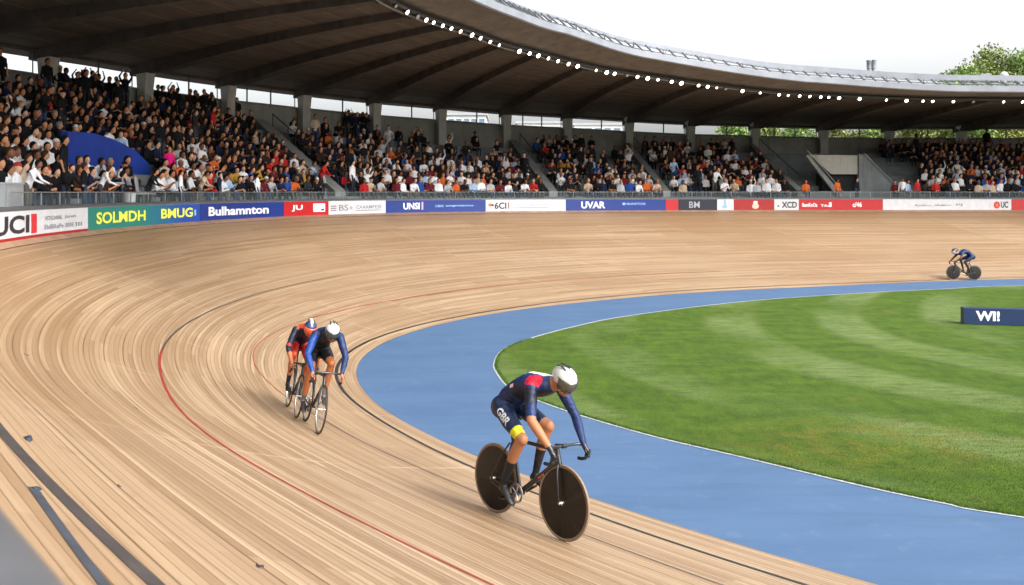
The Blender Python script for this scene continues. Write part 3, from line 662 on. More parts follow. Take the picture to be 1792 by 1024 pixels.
hr = MB(); hr.tube([vpt(1512, 54.1, 268), vpt(1582, 54.1, 338)], .03, 5); hr.tube([vpt(1412, 54.1, 262), vpt(1475, 54.1, 335)], .03, 5); hr.build('handrail', M['steel'], st, fix=False)

# guard rail on top of the walkway edge
gr = empty('guard_rail', 'thin grey guard rail with glass panels between the barrier and the spectators', 'guard rail')
b = MB(); b.tube([board_pt(t, .32, BZ+BH+.36) for t in T(6.5, 15.6, 200)], .018, 6); b.build('top_rail', M['steel'], gr, fix=False)
a0_, a1_ = arc(6.6), arc(15.3); n_ = 62
for k in range(n_+1):
    t = t_at_arc(a0_+(a1_-a0_)*k/n_); b = MB(); b.tube([board_pt(t, .32, BZ+BH-.25), board_pt(t, .32, BZ+BH+.36)], .018, 5); b.build('post', M['steel'], gr, fix=False)
b = MB()
for k in range(n_):
    t, t2 = t_at_arc(a0_+(a1_-a0_)*(k+.04)/n_), t_at_arc(a0_+(a1_-a0_)*(k+.96)/n_)
    b.add([board_pt(t, .32, BZ+BH), board_pt(t2, .32, BZ+BH), board_pt(t2, .32, BZ+BH+.32), board_pt(t, .32, BZ+BH+.32)], [(0, 1, 2, 3)])
b.build('glass_panels', M['railglass'], gr, fix=False)['kind'] = 'stuff'

# floodlights under the roof edge
lm = MB(); lm.lathe([(.0, .16), (.07, .16), (.10, .05), (.145, -.03), (.145, -.06), (.125, -.06)], n=14); lh = lm.mesh('housing', M['steeld'])
lm = MB(); lm.lathe([(.0, -.09), (.06, -.085), (.1, -.07), (.125, -.055)], n=14); ll = lm.mesh('lens', M['lamp']); ll.shade_smooth(); ll2 = lm.mesh('lens', M['lamp2']); ll3 = lm.mesh('lens', M['lamp3']); lm = MB(); lm.tube([(-.16, 0, -.02), (-.16, 0, .2), (.16, 0, .2), (.16, 0, -.02)], .018, 5); lk = lm.mesh('bracket', M['steeld'])
fx = [692, 712, 730, 745, 758, 774, 789, 805, 825, 840, 857, 873, 908, 926, 941, 959, 976, 994, 1010, 1043, 1061, 1075, 1097, 1115, 1133, 1151, 1175, 1192, 1222, 1238, 1254, 1270, 1299, 1330, 1363, 1379, 1399, 1417, 1436, 1450, 1468, 1504, 1551, 1586, 1615, 1632, 1668, 1703, 1756, 1789]
for x in fx:
    t = solve_t(lambda t: (lambda q: q)(np.array([sf(t, .12).x, sf(t, .12).y])), x, 8.2); p = sf(t, .12)-Vector((0, 0, .30)); n = inE(t)
    q = Vector((0, 0, -1)).rotation_difference(Vector((n[0]*.8, n[1]*.8-.15, -.6)).normalized()).to_matrix().to_4x4()
    s_ = random.uniform(.55, .92)*(1 if x < 1300 else .82); on = random.random()
    root = empty('floodlight', 'small round floodlight glowing white under the curved roof edge' if on < .74 else ('small round floodlight glowing dim and warm under the curved roof edge' if on < .9 else 'small round floodlight switched off under the curved roof edge'), 'floodlight', 'floodlights in a row under the roof edge', Matrix.Translation(p) @ q @ Matrix.Scale(s_, 4))
    for nm, me in (('housing', lh), ('lens', ll if on < .74 else ll2 if on < .9 else ll3), ('bracket', lk)):
        o = bpy.data.objects.new(nm, me); C.objects.link(o); o.parent = root
#PART2
# ---------------------------------------------------------------- figures: one continuous remeshed surface per body
def skin_mat(name, c):
    m = mat(name, c, .5, spec=.35); m.node_tree.nodes['Principled BSDF'].inputs['Subsurface Weight'].default_value = .08
    m.node_tree.nodes['Principled BSDF'].inputs['Subsurface Radius'].default_value = (.02, .008, .005); return m
def seg_t(p, a, b):
    ab = b-a; return np.clip(((p-a) @ ab)/(ab @ ab+1e-12), 0, 1)
class Body:
    def __init__(s): s.mb = MB(); s.pr = []
    def cap(s, a, b, ra, rb, reg, n=14):
        a, b = Vector(a), Vector(b); ax = b-a; L = ax.length; pr = []
        for k in range(5): t = math.pi/2*(1-k/5.); pr.append((ra*math.cos(t)+1e-4, -ra*math.sin(t)))
        pr.append((ra, 0)); pr.append((rb, L))
        for k in range(1, 6): t = math.pi/2*k/5; pr.append((rb*math.cos(t)+1e-4, L+rb*math.sin(t)))
        s.mb.lathe(pr, ax, a, n); s.pr.append(('c', np.array(a), np.array(b), ra, rb, reg)); return s
    def ell(s, c, r, reg, rot=None, nu=18, nv=12):
        s.mb.ell(c, r, rot, nu, nv); s.pr.append(('e', np.array(c, float), np.array(r, float), np.array(rot.transposed()) if rot is not None else np.eye(3), 0, reg)); return s
    def chain(s, pts, rads, reg, n=14):
        "oriented ellipsoids swept along a spine: pts (x,y,z), rads (half width y, half thickness)"
        P = [Vector(p) for p in pts]
        for k in range(n+1):
            f = k/n*(len(P)-1); i = min(int(f), len(P)-2); g = f-i; c = P[i].lerp(P[i+1], g); d = (P[min(i+2, len(P)-1)]-P[max(i-1, 0)] if 0 < g < 1 else P[i+1]-P[i]).normalized()
            ry = rads[i][0]+(rads[i+1][0]-rads[i][0])*g; rt = rads[i][1]+(rads[i+1][1]-rads[i][1])*g
            y = Vector((0, 1, 0)); z = d.cross(y).normalized(); y = z.cross(d).normalized(); rot = Matrix((d, y, z)).transposed(); s.ell(c, (.075, ry, rt), reg, rot)
        return s
    def mesh(s, name, voxel, smooth=6, ratio=1.):
        me = bpy.data.meshes.new('tmp'); me.from_pydata(s.mb.v, [], s.mb.f); o = bpy.data.objects.new('tmp', me); C.objects.link(o)
        m = o.modifiers.new('r', 'REMESH'); m.mode = 'VOXEL'; m.voxel_size = voxel; m.adaptivity = 0
        if smooth: k = o.modifiers.new('s', 'SMOOTH'); k.factor = .5; k.iterations = smooth
        if ratio < 1: k = o.modifiers.new('d', 'DECIMATE'); k.ratio = ratio
        dg = bpy.context.evaluated_depsgraph_get(); dg.update(); out = bpy.data.meshes.new_from_object(o.evaluated_get(dg)); bpy.data.objects.remove(o); out.name = name; return out
    def classify(s, P):
        best = np.full(len(P), 1e9); reg = np.zeros(len(P), object); tt = np.zeros(len(P))
        for p in s.pr:
            if p[0] == 'c':
                t = seg_t(P, p[1], p[2]); d = np.linalg.norm(P-(p[1]+t[:, None]*(p[2]-p[1])), axis=1)-(p[3]+(p[4]-p[3])*t)
            else:
                q = (P-p[1]) @ p[3].T; k = np.linalg.norm(q/p[2], axis=1); d = (k-1)*p[2].min(); t = np.zeros(len(P))
            m = d < best; best[m] = d[m]; reg[m] = p[5]; tt[m] = t[m]
        return reg, tt
    def finish(s, me, rule, mats, extra=None):
        "rule(reg, t, P) -> material index array; extra: MB of separate fine pieces (hands, face) welded into the same mesh object"
        n = len(me.polygons); P = np.zeros(n*3); me.polygons.foreach_get('center', P); P = P.reshape(-1, 3)
        reg, t = s.classify(P); idx = rule(reg, t, P)
        for m in mats: me.materials.append(m)
        me.polygons.foreach_set('material_index', idx.astype(np.int32)); me.shade_smooth()
        if extra:
            b = bmesh.new(); b.from_mesh(me); em = extra.mesh('x', mats); em.shade_smooth(); b.from_mesh(em); b.to_mesh(me); b.free()
        return me
def rule_from(names, fn):
    def r(reg, t, P):
        out = np.zeros(len(P), int)
        for i in range(len(P)): out[i] = names.index(fn(reg[i], t[i], P[i]))
        return out
    return r
def hand(B, bar, axis, palm, fm, s=1., r=.0085):
    "four curled fingers and a thumb gripping a bar at point bar; palm = direction from the bar to the back of the hand"
    a = Vector(axis).normalized(); n = (Vector(palm)-a*Vector(palm).dot(a)).normalized(); q = a.cross(n).normalized(); c = Vector(bar)
    for k in range(4):
        off = a*((k-1.5)*.0195*s); L = (.95, 1.08, 1.0, .82)[k]; pts = []
        for j in range(6):
            th = -.5+j*.72*L; rad = .024 if j else .030; pts.append(c+off+n*(math.cos(th)*rad)+q*(math.sin(th)*rad))
        fm.tube(pts, [r*1.08*s, r*1.1*s, r*s, r*.98*s, r*.9*s, r*.6*s], 7, m=B)
    tp = [c+n*.022-q*.012-a*.036*s, c-q*.026-a*.034*s+n*.004, c-q*.026-a*.026*s-n*.014, c-q*.012-a*.018*s-n*.026]
    fm.tube(tp, [r*1.3, r*1.2, r*1.05, r*.7], 7, m=B)
SK = skin_mat('skin_tan', (.33, .135, .062)); SKP = skin_mat('skin_pale', (.45, .24, .16))
def rider_materials(d): return d

def make_rider(label, cfg, xf, voxel):
    b = Body(); c = cfg; cr = c['crank']          # crank: +1 = right foot forward
    hipx, hipz = -.225, 1.075; up_ = c.get('up', .0)
    tk = [(-.265, 0, 1.045), (-.20, 0, 1.155), (-.06, 0, 1.262+c.get('arch', 0)), (.10, 0, 1.325+c.get('arch', 0)), (.25, 0, 1.335), (.345, 0, 1.345)]
    lw = c.get('low', 0); tk = [(x, y, z-lw*(x+.27)/.55) for x, y, z in tk]
    b.chain(tk, [(.155, .095), (.155, .115), (.140, .105), (.160, .118), (.182, .110), (.12, .075)], 'torso', 18)
    for sg in (1, -1):
        b.ell((-.27, .075*sg, 1.055), (.115, .095, .115), 'hip')
        fwd = (sg == -1) == (cr > 0)
        ank = Vector((.050, .125*sg, .465)) if fwd else Vector((-.125, .125*sg, .355))
        knee = Vector((.205, .130*sg, .935)) if fwd else Vector((.135, .135*sg, .825))
        hip = Vector((hipx, .10*sg, hipz)); mid = hip.lerp(knee, .45)+Vector((0, .004*sg, -.012))
        S = 'R' if sg < 0 else 'L'
        b.cap(hip, mid, .098, .086, 'thigh1'+S); b.cap(mid, knee, .086, .053, 'thigh2'+S); b.ell(knee+Vector((.006, 0, 0)), (.055, .052, .058), 'knee'+S)
        ca = knee.lerp(ank, .33)+Vector((-.022, 0, 0)); b.cap(knee, ca, .050, .056, 'calf1'+S); b.cap(ca, ank, .055, .033, 'calf2'+S)
        b.cap(ank, ank+Vector((.02, 0, -.05)), .035, .034, 'sock'+S)
        # arm
        sh = Vector((.285, .180*sg, 1.325-lw)); wr = Vector((.615, .205*sg, .835)); d = wr-sh; el = sh+d*.52+Vector((-.040, .080*sg, -.01)) if not c.get('tuck') else Vector((.36, .19*sg, .99))
        b.ell(sh, (.066, .060, .066), 'sho'+S); b.cap(sh, sh.lerp(el, .5), .060, .056, 'arm1'+S); b.cap(sh.lerp(el, .5), el, .056, .044, 'arm2'+S)
        b.cap(el, el.lerp(wr, .35), .045, .045, 'fore1'+S); b.cap(el.lerp(wr, .35), wr, .045, .028, 'fore2'+S)
        b.cap(wr, wr+Vector((.03, .002*sg, -.035)), .027, .026, 'hand'+S); b.ell((.655, .207*sg, .783), (.026, .022, .042), 'hand'+S, Matrix.Rotation(R(-18), 3, 'Y'))
    # neck and head (looks ahead and down)
    hc = Vector(c.get('head', (.51, 0, 1.395))); pitch = R(c.get('pitch', 22)); yaw = R(c.get('yaw', 0)); hr = (Matrix.Rotation(yaw, 3, 'Z') @ Matrix.Rotation(pitch, 3, 'Y'))
    H = lambda x, y, z: hc+hr @ Vector((x, y, z))
    b.cap((.30, 0, 1.35-lw), H(-.03, 0, -.06), .068, .056, 'neck'); b.ell(hc, (.098, .078, .112), 'head', hr)
    b.ell(H(.030, 0, -.075), (.058, .054, .055), 'head', hr); b.cap(H(.095, 0, .0), H(.108, 0, -.030), .011, .015, 'head'); b.ell(H(.078, 0, -.062), (.016, .026, .008), 'lips', hr); b.ell(H(.074, 0, -.098), (.02, .026, .02), 'head', hr)
    for sg in (1, -1): b.ell(H(0, .082*sg, -.012), (.020, .010, .032), 'head', hr); b.ell(H(.055, .045*sg, -.035), (.025, .02, .02), 'head', hr)
    me = b.mesh('body', voxel, 5)
    names = list(c['mats'].keys()); fm = MB()
    if voxel < .012:
        for sg in (1, -1): hand(names.index('glove'), (.665, .203*sg, .765), (-.25, 0, -1), (-.75, .5*sg, .15), fm)
        for sg in (1, -1): fm.ell(H(.088, .030*sg, .008), (.012, .015, .011), hr, 10, 8, m=names.index('eye'))
    else:
        for sg in (1, -1): hand(names.index('glove'), (.665, .203*sg, .765), (-.25, 0, -1), (-.75, .5*sg, .15), fm, 1, .010)
    b.finish(me, rule_from(names, c['rule']), list(c['mats'].values()), fm)
    o = bpy.data.objects.new('person', me); C.objects.link(o); o.matrix_world = xf; tag(o, label, 'cyclist')
    # helmet shell and visor
    def shell(z0, sx=1.):
        bm_ = bmesh.new(); bmesh.ops.create_uvsphere(bm_, u_segments=40, v_segments=24, radius=1)
        for v in bm_.verts:
            x, y, z = v.co; tail = max(0, -x); v.co = Vector((x*.132-tail**2*c.get('tail', .05), y*(.100-.028*tail**2), z*(.112-.02*tail)+.026-.02*tail))
        bmesh.ops.bisect_plane(bm_, geom=bm_.verts[:]+bm_.edges[:]+bm_.faces[:], plane_co=(0, 0, z0), plane_no=(.28, 0, -1), clear_outer=True)
        bmesh.ops.solidify(bm_, geom=bm_.faces[:], thickness=.008)
        for v in bm_.verts: v.co = H(*v.co)
        bmesh.ops.recalc_face_normals(bm_, faces=bm_.faces)
        m_ = bpy.data.meshes.new('helmet'); bm_.to_mesh(m_); bm_.free(); m_.shade_smooth(); return m_
    hm = shell(-.012); hm.materials.append(c['helmet']); ho = bpy.data.objects.new('helmet', hm); C.objects.link(ho); ho.parent = o
    vb = MB(); vs = []; na, ne = 22, 8
    for i in range(na+1):
        az = R(-78+156*i/na)
        for j in range(ne+1):
            z = .062-.126*j/ne; r0 = 1.02-.05*(j/ne)**2; e = math.sqrt(max(0, 1-((z-.02)/.125)**2)); drop = .012*math.cos(az)
            vs.append(H(.140*math.cos(az)*r0*e+.004, .106*math.sin(az)*r0*e, z-drop*(j/ne)-.25*max(0, -math.cos(az)*.1)))
    vb.add(vs, [(i*(ne+1)+j, i*(ne+1)+j+1, (i+1)*(ne+1)+j+1, (i+1)*(ne+1)+j) for i in range(na) for j in range(ne)])
    vo_ = vb.build('visor', c['visor'], ho, smooth=True); md = vo_.modifiers.new('t', 'SOLIDIFY'); md.thickness = .003
    b2 = MB()
    for yy in (-.045, 0, .045):
        b2.tube([H(x, yy*(1-.3*max(0, -x)/.15), .026+.113*math.sqrt(max(.02, 1-(x/(.132 if x > 0 else .178))**2-(yy/.1)**2))+.0015) for x in T(-.14, .03, 8)], [.002]+[.006]*7+[.002], 6, sq=1.4)
    b2.build('vent', c.get('ventm', M['carbon']), ho, smooth=True, fix=False)
    b3 = MB(); b3.tube([H((.134 if math.cos(a) > 0 else .15)*math.cos(a)*1.02, .103*math.sin(a), .060-.012*max(0, math.cos(a))-.02*max(0, -math.cos(a))) for a in T(-1.5, 1.5, 20)], .0035, 6); b3.build('visor_rim', M['carbon'], ho, smooth=True, fix=False)
    if c.get('stripe'):
        sb = MB(); sb.tube([H(.125*math.cos(a)-.01+(-.05*max(0, -math.cos(a))**2), 0*a, .128*abs(math.sin(a))+.01) for a in T(.35, 2.4, 12)], .012, 6, sq=2.2); sb.build('helmet_stripe', c['stripe'], ho, smooth=True)
    # shoes
    for sg in (1, -1):
        fwd = (sg == -1) == (cr > 0); ank = Vector((.050, .125*sg, .465)) if fwd else Vector((-.125, .125*sg, .355)); tilt = R(12 if fwd else 24)
        rr = Matrix.Rotation(tilt, 3, 'Y'); sb = MB(); base = ank+Vector((.0, 0, -.085)); vs = []; fs = []; n = 12
        secs = [(-.065, .02, .012, .022), (-.055, .030, .038, .034), (0, .033, .045, .040), (.06, .037, .034, .026), (.12, .043, .022, .012), (.165, .036, .016, .004), (.185, .012, .008, 0)]
        for x, hw, hh, zc in secs:
            for k in range(n):
                t = 2*math.pi*k/n; vs.append(base+rr @ Vector((x, math.cos(t)*hw, zc+math.sin(t)*hh)))
        for i in range(len(secs)-1):
            for k in range(n): fs.append((i*n+k, i*n+(k+1) % n, (i+1)*n+(k+1) % n, (i+1)*n+k))
        fs += [tuple(range(n)), tuple((len(secs)-1)*n+k for k in range(n))]; sb.add(vs, fs)
        sb.build('shoe', c['shoe'], o, smooth=True)
    return o, H
def project(o, s, h, center, xd, yd, nd, m, name, bold=.02, cuts=1, quad=None, push=.004):
    bvh = BVHTree.FromPolygons([v.co for v in o.data.vertices], [p.vertices[:] for p in o.data.polygons])
    c, xd, yd, nd = Vector(center), Vector(xd).normalized(), Vector(yd).normalized(), Vector(nd).normalized()
    if quad: w_, h_ = quad; vs = [(w_*(i/6-.5), h_*(j/6-.5)) for i in range(7) for j in range(7)]; fs = [(i*7+j, i*7+j+1, i*7+j+8, i*7+j+7) for i in range(6) for j in range(6)]
    else:
        vs, fs, wd = text_mesh(s, h, bold); vs = [(x-wd/2, y-h/2) for x, y in vs]
    bm_ = bmesh.new(); vv = [bm_.verts.new((x, y, 0)) for x, y in vs]
    for f in fs: bm_.faces.new([vv[i] for i in f])
    if not quad: bmesh.ops.subdivide_edges(bm_, edges=[e for e in bm_.edges if e.calc_length() > h*.25], cuts=2, use_grid_fill=True)
    for v in bm_.verts:
        p = c+xd*v.co.x+yd*v.co.y; hit = bvh.ray_cast(p+nd*.35, -nd, .8); v.co = (hit[0]+nd*push) if hit[0] is not None else p
    me = bpy.data.meshes.new(name); bm_.to_mesh(me); bm_.free(); me.materials.append(m); x = bpy.data.objects.new(name, me); C.objects.link(x); x.parent = o; return x

# ---------------------------------------------------------------- bicycles
M['carbon'] = mat('carbon_black', (.012, .012, .014), .28, spec=.6); M['tyre'] = mat('tyre_black', (.02, .019, .018), .7); M['tan'] = mat('tyre_tan', (.22, .15, .10), .6)
M['silver'] = mat('hub_silver', (.62, .60, .56), .25, .9); M['sad'] = mat('saddle_black', (.015, .015, .016), .5); M['tape'] = mat('bar_tape', (.02, .02, .022), .75)
def disc_mat():
    m = mat('disc_wheel_brown', (.035, .024, .018), .34, spec=.35); N = NT(m); tc = N.n('ShaderNodeTexCoord'); sx = N.n('ShaderNodeSeparateXYZ'); N.l(tc.outputs['Object'], sx.inputs[0])
    ang = N.math('ARCTAN2', sx.outputs[2], sx.outputs[0]); cb_ = N.n('ShaderNodeCombineXYZ'); N.l(ang, cb_.inputs[0]); f = N.noise(cb_.outputs[0], 3.2, 4, .6)
    N.l(N.mix(N.rng(f, .4, .68), (.003, .0025, .002), (.022, .015, .011)), N.b.inputs['Base Color']); N.l(N.rng(f, .3, .7, .28, .5), N.b.inputs['Roughness']); return m  # radial sheen painted into the colour as lighter streaks
M['disc'] = disc_mat()
def make_wheel(root, x, kind, tyre_m, pale=False):
    wr = bpy.data.objects.new('wheel', None); C.objects.link(wr); wr.parent = root; wr.location = (x, 0, .335); wr.empty_display_size = .1
    b = MB(); b.tube([(.3235*math.cos(k*math.pi/36), 0, .3235*math.sin(k*math.pi/36)) for k in range(72)], .0115, 10, closed=True); b.build('tyre', tyre_m, wr, smooth=True, fix=False)
    if kind == 'disc':
        b = MB(); b.lathe([(.316, -.010), (.312, -.011), (.2, -.016), (.06, -.020), (.03, -.021), (.03, .021), (.06, .020), (.2, .016), (.312, .011), (.316, .010)], (0, 1, 0), (0, 0, 0), 72); auto(b.build('disc', M['disc'], wr))
        b = MB(); b.lathe([(.3165, -.0125), (.306, -.0128), (.306, -.0108)], (0, 1, 0), (0, 0, 0), 72); b.lathe([(.3165, .0125), (.306, .0128), (.306, .0108)], (0, 1, 0), (0, 0, 0), 72); b.build('rim_edge', M['tan'], wr, smooth=True, fix=False)
    else:
        b = MB(); b.lathe([(.316, -.010), (.296, -.011), (.290, -.004), (.290, .004), (.296, .011), (.316, .010), (.316, -.010)], (0, 1, 0), (0, 0, 0), 60); b.build('rim', M['carbon'] if not pale else M['silver'], wr, smooth=True)
        for k in range(18):
            a = k*math.pi/9; s_ = 1 if k % 2 else -1; b = MB(); b.tube([(.018*math.cos(a+.6*s_), .028*s_, .018*math.sin(a+.6*s_)), (.292*math.cos(a), 0, .292*math.sin(a))], .0016, 4); b.build('spoke', M['steel'], wr, fix=False)
    b = MB(); b.lathe([(0, -.062), (.012, -.062), (.014, -.05), (.014, -.045), (.022, -.036), (.022, -.03), (.012, -.02), (.012, .02), (.022, .03), (.022, .036), (.014, .045), (.014, .05), (.012, .062), (0, .062)], (0, 1, 0), (0, 0, 0), 18); b.build('hub', M['silver'], wr, smooth=True)
    return wr
def make_bike(label, xf, kinds=('disc', 'disc'), tyres=None, frame_m=None, text=None, crank=1, flat=False):
    r = empty('bicycle', label, 'bicycle', None, xf); tyres = tyres or (M['tan'], M['tan']); fm_ = frame_m or M['carbon']
    b = MB(); bb = Vector((-.015, 0, .285)); st_ = Vector((-.175, 0, .80)); ht = Vector((.475, 0, .80)); hb = Vector((.515, 0, .665)); ra = Vector((-.40, 0, .335))
    b.tube([bb, st_, Vector((-.19, 0, .86))], [.022, .017, .015], 10, sq=.8); b.tube([hb+Vector((-.012, 0, .02)), bb], [.026, .028], 12, sq=.75); b.tube([ht+Vector((-.006, 0, -.02)), st_+Vector((.006, 0, -.04))], [.02, .016], 10, sq=.8); b.tube([ht, hb], [.022, .026], 12)
    for s_ in (1, -1):
        b.tube([bb+Vector((-.02, .02*s_, 0)), (-.18, .045*s_, .30), ra+Vector((0, .058*s_, 0))], [.013, .011, .009], 8); b.tube([st_+Vector((-.01, .012*s_, -.08)), (-.25, .04*s_, .62), ra+Vector((0, .058*s_, 0))], [.009, .009, .008], 8)
        b.box(ra+Vector((-.008, .058*s_, 0)), (.05, .006, .035))
    b.lathe([(.0, -.038), (.028, -.038), (.028, .038), (0, .038)], (0, 1, 0), bb, 16); b.tube([(-.19, 0, .85), (-.20, 0, .975)], [.0135, .0135], 10); auto(b.build('frame', fm_, r), 50)
    b = MB(); b.tube([hb+Vector((0, 0, .01)), hb+Vector((.008, 0, -.03))], .024, 10)
    for s_ in (1, -1): b.tube([hb+Vector((.005, .02*s_, -.01)), (.538, .044*s_, .60), (.565, .052*s_, .47), (.59, .056*s_, .335)], [.018, .016, .013, .009], 10, sq=.7)
    auto(b.build('fork', fm_, r), 50)
    b = MB(); b.tube([ht+Vector((.0, 0, .0)), ht+Vector((-.008, 0, .035))], .02, 10); b.tube([ht+Vector((-.004, 0, .02)), (.565, 0, .835)], [.019, .018], 10); b.lathe([(.022, -.024), (.022, .024)], (0, 1, 0), (.568, 0, .836), 12); b.build('stem', M['carbon'], r, smooth=True)
    b = MB()
    pts = [(.568, 0, .836), (.568, .08, .838), (.572, .165, .838), (.60, .198, .834), (.645, .205, .818), (.672, .205, .785), (.668, .206, .748), (.635, .207, .716), (.59, .208, .702), (.545, .208, .700)]
    if flat: pts = pts[:]
    full = [Vector((p[0], -p[1], p[2])) for p in reversed(pts[1:])]+[Vector(p) for p in pts]; b.tube(full, .0135, 10); hb_ = b.build('handlebar', M['carbon'], r, smooth=True, fix=False)
    for s_ in (1, -1):
        b = MB(); b.tube([Vector((p[0], p[1]*s_, p[2])) for p in pts[6:]], .0158, 10); b.build('grip', M['tape'], hb_, smooth=True, fix=False)
    b = MB(); vs = []; secs = [(-.315, .060, 0.993), (-.29, .072, 0.998), (-.24, .066, 0.996), (-.19, .040, 0.992), (-.12, .022, 0.992), (-.06, .016, 0.988), (-.045, .006, 0.984)]
    for x, hw, z in secs:
        for k in range(10):
            t = 2*math.pi*k/10; vs.append((x, math.cos(t)*hw, z-.006+math.sin(t)*(.014 if math.sin(t) > 0 else .022)))
    b.add(vs, [(i*10+k, i*10+(k+1) % 10, (i+1)*10+(k+1) % 10, (i+1)*10+k) for i in range(6) for k in range(10)]+[tuple(range(10)), tuple(60+k for k in range(10))]); b.build('saddle', M['sad'], r, smooth=True)
    for x, kd, ty in ((-.40, kinds[0], tyres[0]), (.59, kinds[1], tyres[1])): make_wheel(r, x, kd, ty, kd == 'spoke')
    # crankset: chainring, arms, pedals, chain
    cr = MB(); yr = -.052; cr.lathe([(.072, -.003), (.094, -.003), (.096, 0), (.094, .003), (.072, .003), (.072, -.003)], (0, 1, 0), bb+Vector((0, yr, 0)), 40)
    for k in range(5): a = k*2*math.pi/5; cr.tube([bb+Vector((0, yr, 0)), bb+Vector((.08*math.cos(a), yr, .08*math.sin(a)))], .006, 6)
    co = cr.build('crankset', M['silver'] if not flat else M['carbon'], r)
    for s_ in (1, -1):
        fwd = (s_ == -1) == (crank > 0); e = Vector((.125, .095*s_, .370)) if fwd else Vector((-.120, .095*s_, .225)); b = MB(); b.tube([bb+Vector((0, .07*s_, 0)), e-Vector((0, .015*s_, 0))], [.015, .011], 8, sq=.6); b.build('crank_arm', M['carbon'], co, smooth=True)
        b = MB(); b.box(e+Vector((0, .035*s_, 0)), (.06, .06, .014)); b.tube([e, e+Vector((0, .06*s_, 0))], .007, 8); b.build('pedal', M['carbon'], co)
    b = MB(); 
    for dz, z1 in ((.094, .335+.030), (-.094, .335-.030)): b.tube([(-.40, yr, z1), bb+Vector((0, yr, dz))], .0045, 5)
    b.build('chain', M['steeld'], r)
    if text:
        vs, fs, wd = text_mesh(text, .020, .02); d = (hb-bb).normalized(); up = Vector((-d.z, 0, d.x)); c = bb.lerp(hb, .58)
        for s_ in (-1, 1):
            b = MB(); b.add([c+d*((x-wd/2)*(1 if s_ < 0 else -1))+up*(y-.010)+Vector((0, .0215*s_, 0)) for x, y in vs], fs); b.build('frame_lettering', M['t_orange'], r, fix=False)
    return r
# numeric look-up: photograph pixel -> point on the banked track (used to know where things stand)
_ts = np.linspace(2.8, 15, 900); _us = np.linspace(0, .98, 140)
_ii = np.array([ip(t) for t in _ts]); _qq = np.array([qp(t) for t in _ts]); _X = _ii[:, None, :]*(1-_us[None, :, None])+_qq[:, None, :]*_us[None, :, None]; _Z = prof(_us)[None]+0*_X[..., 0]
_PX = CX+FPX*_X[..., 0]/np.maximum(_X[..., 1], .5); _PY = YH+FPX*(EZ-_Z)/np.maximum(_X[..., 1], .5)
def on_track(px, py):
    k = np.unravel_index(np.argmin((_PX-px)**2+(_PY-py)**2), _PX.shape); return float(_ts[k[0]]), float(_us[k[1]])
def bike_xf(front_px, heading, scale, lean, yoff=0):
    t, u = on_track(*front_px); cf = surf(t, u); n = snorm(t, u); h = Vector((*heading, 0)).normalized(); f = (h-n*h.dot(n)).normalized()
    side = Vector((-f.y, f.x, 0)).normalized(); up = f.cross(side); up = up if up.z > 0 else -up; side = up.cross(f).normalized()
    q = Matrix.Rotation(R(lean), 3, f); up = q @ up; side = q @ side
    m = Matrix((f, side, up)).transposed().to_4x4()*1.0; o = cf-(f*.59)*scale; m = Matrix.Translation(o) @ m @ Matrix.Scale(scale, 4); return m
cm = lambda n, c, r=.5, **k: mat(n, c, r, noise=.30, nscale=17, bump=1., spec=.35, **k)
navy = cm('lycra_navy', (.004, .014, .052)); dnavy = cm('lycra_dark_navy', (.004, .007, .022)); blue = cm('lycra_blue', (.004, .018, .082)); rblue_lit = cm('lycra_royal_lit', (.006, .045, .22)); blk = cm('lycra_black', (.010, .010, .013)); red = cm('lycra_red', (.42, .008, .025)); white = cm('lycra_white', (.58, .60, .64)); yel = cm('lycra_yellow', (.55, .52, .02)); org = cm('lycra_orange', (.5, .06, .012)); ored = cm('lycra_orange_red', (.40, .018, .012)); brnz = skin_mat('skin_bronze', (.36, .115, .042))
eye = mat('eye', (.05, .04, .04), .2); lip = skin_mat('lips', (.45, .14, .11))
hw = mat('helmet_white', (.50, .49, .46), .15, spec=.7); hn = mat('helmet_navy', (.02, .035, .10), .2, spec=.7); hd = mat('helmet_dark', (.02, .022, .028), .25, spec=.6)
vs_ = mat('visor_smoke', (.09, .088, .075), .05, .5, spec=.9); vd = mat('visor_dark', (.02, .028, .035), .10, spec=.9); vor = mat('visor_orange', (.62, .09, .03), .15, spec=.8)
shb = mat('shoe_black', (.012, .012, .014), .35); shw = mat('shoe_grey', (.10, .10, .11), .35)
def ruleA(reg, t, P):
    x, y, z = P
    if reg in ('head', 'neck'): return 'skin'
    if reg == 'lips': return 'lips'
    if reg[:4] == 'hand': return 'glove'
    if reg[:5] in ('calf1',): return 'skin'
    if reg[:5] == 'calf2': return 'sock' if t > .22 else 'skin'
    if reg[:4] == 'sock': return 'sock'
    if reg[:4] == 'knee': return 'skin'
    if reg == 'thigh2R': return 'navy' if t < .50 else ('yellow' if t < .86 else 'skin')
    if reg == 'thigh2L': return 'navy' if t < .72 else 'skin'
    if reg in ('thigh1R', 'thigh1L', 'hip'): return 'navy'
    if reg in ('fore1R', 'fore2R'): return 'skin' if not (reg == 'fore2R' and t > .85) else 'glove'
    if reg == 'arm2R': return 'blue' if t < .80 else 'skin'
    if reg[:4] in ('arm1', 'arm2', 'fore'): return 'blue' if y > 0 else 'dnavy'
    if reg[:3] == 'sho' or reg == 'torso':
        if y < -.02 and ((x-.26)/.10)**2+((y+.145)/.095)**2+((z-1.395)/.09)**2 < 1: return 'red'
        if z > 1.30+.25*x and -.22 < x < .30 and y > -.045: return 'white'
        if x < -.02: return 'navy'
        return 'dnavy' if z < 1.31 else 'blue'
    return 'navy'
mA = dict(navy=navy, dnavy=dnavy, blue=blue, red=red, white=white, yellow=yel, skin=SK, lips=lip, glove=shb, sock=blk, eye=eye)
XA = bike_xf((985, 947), (.63, -.78), 1.10, -4)
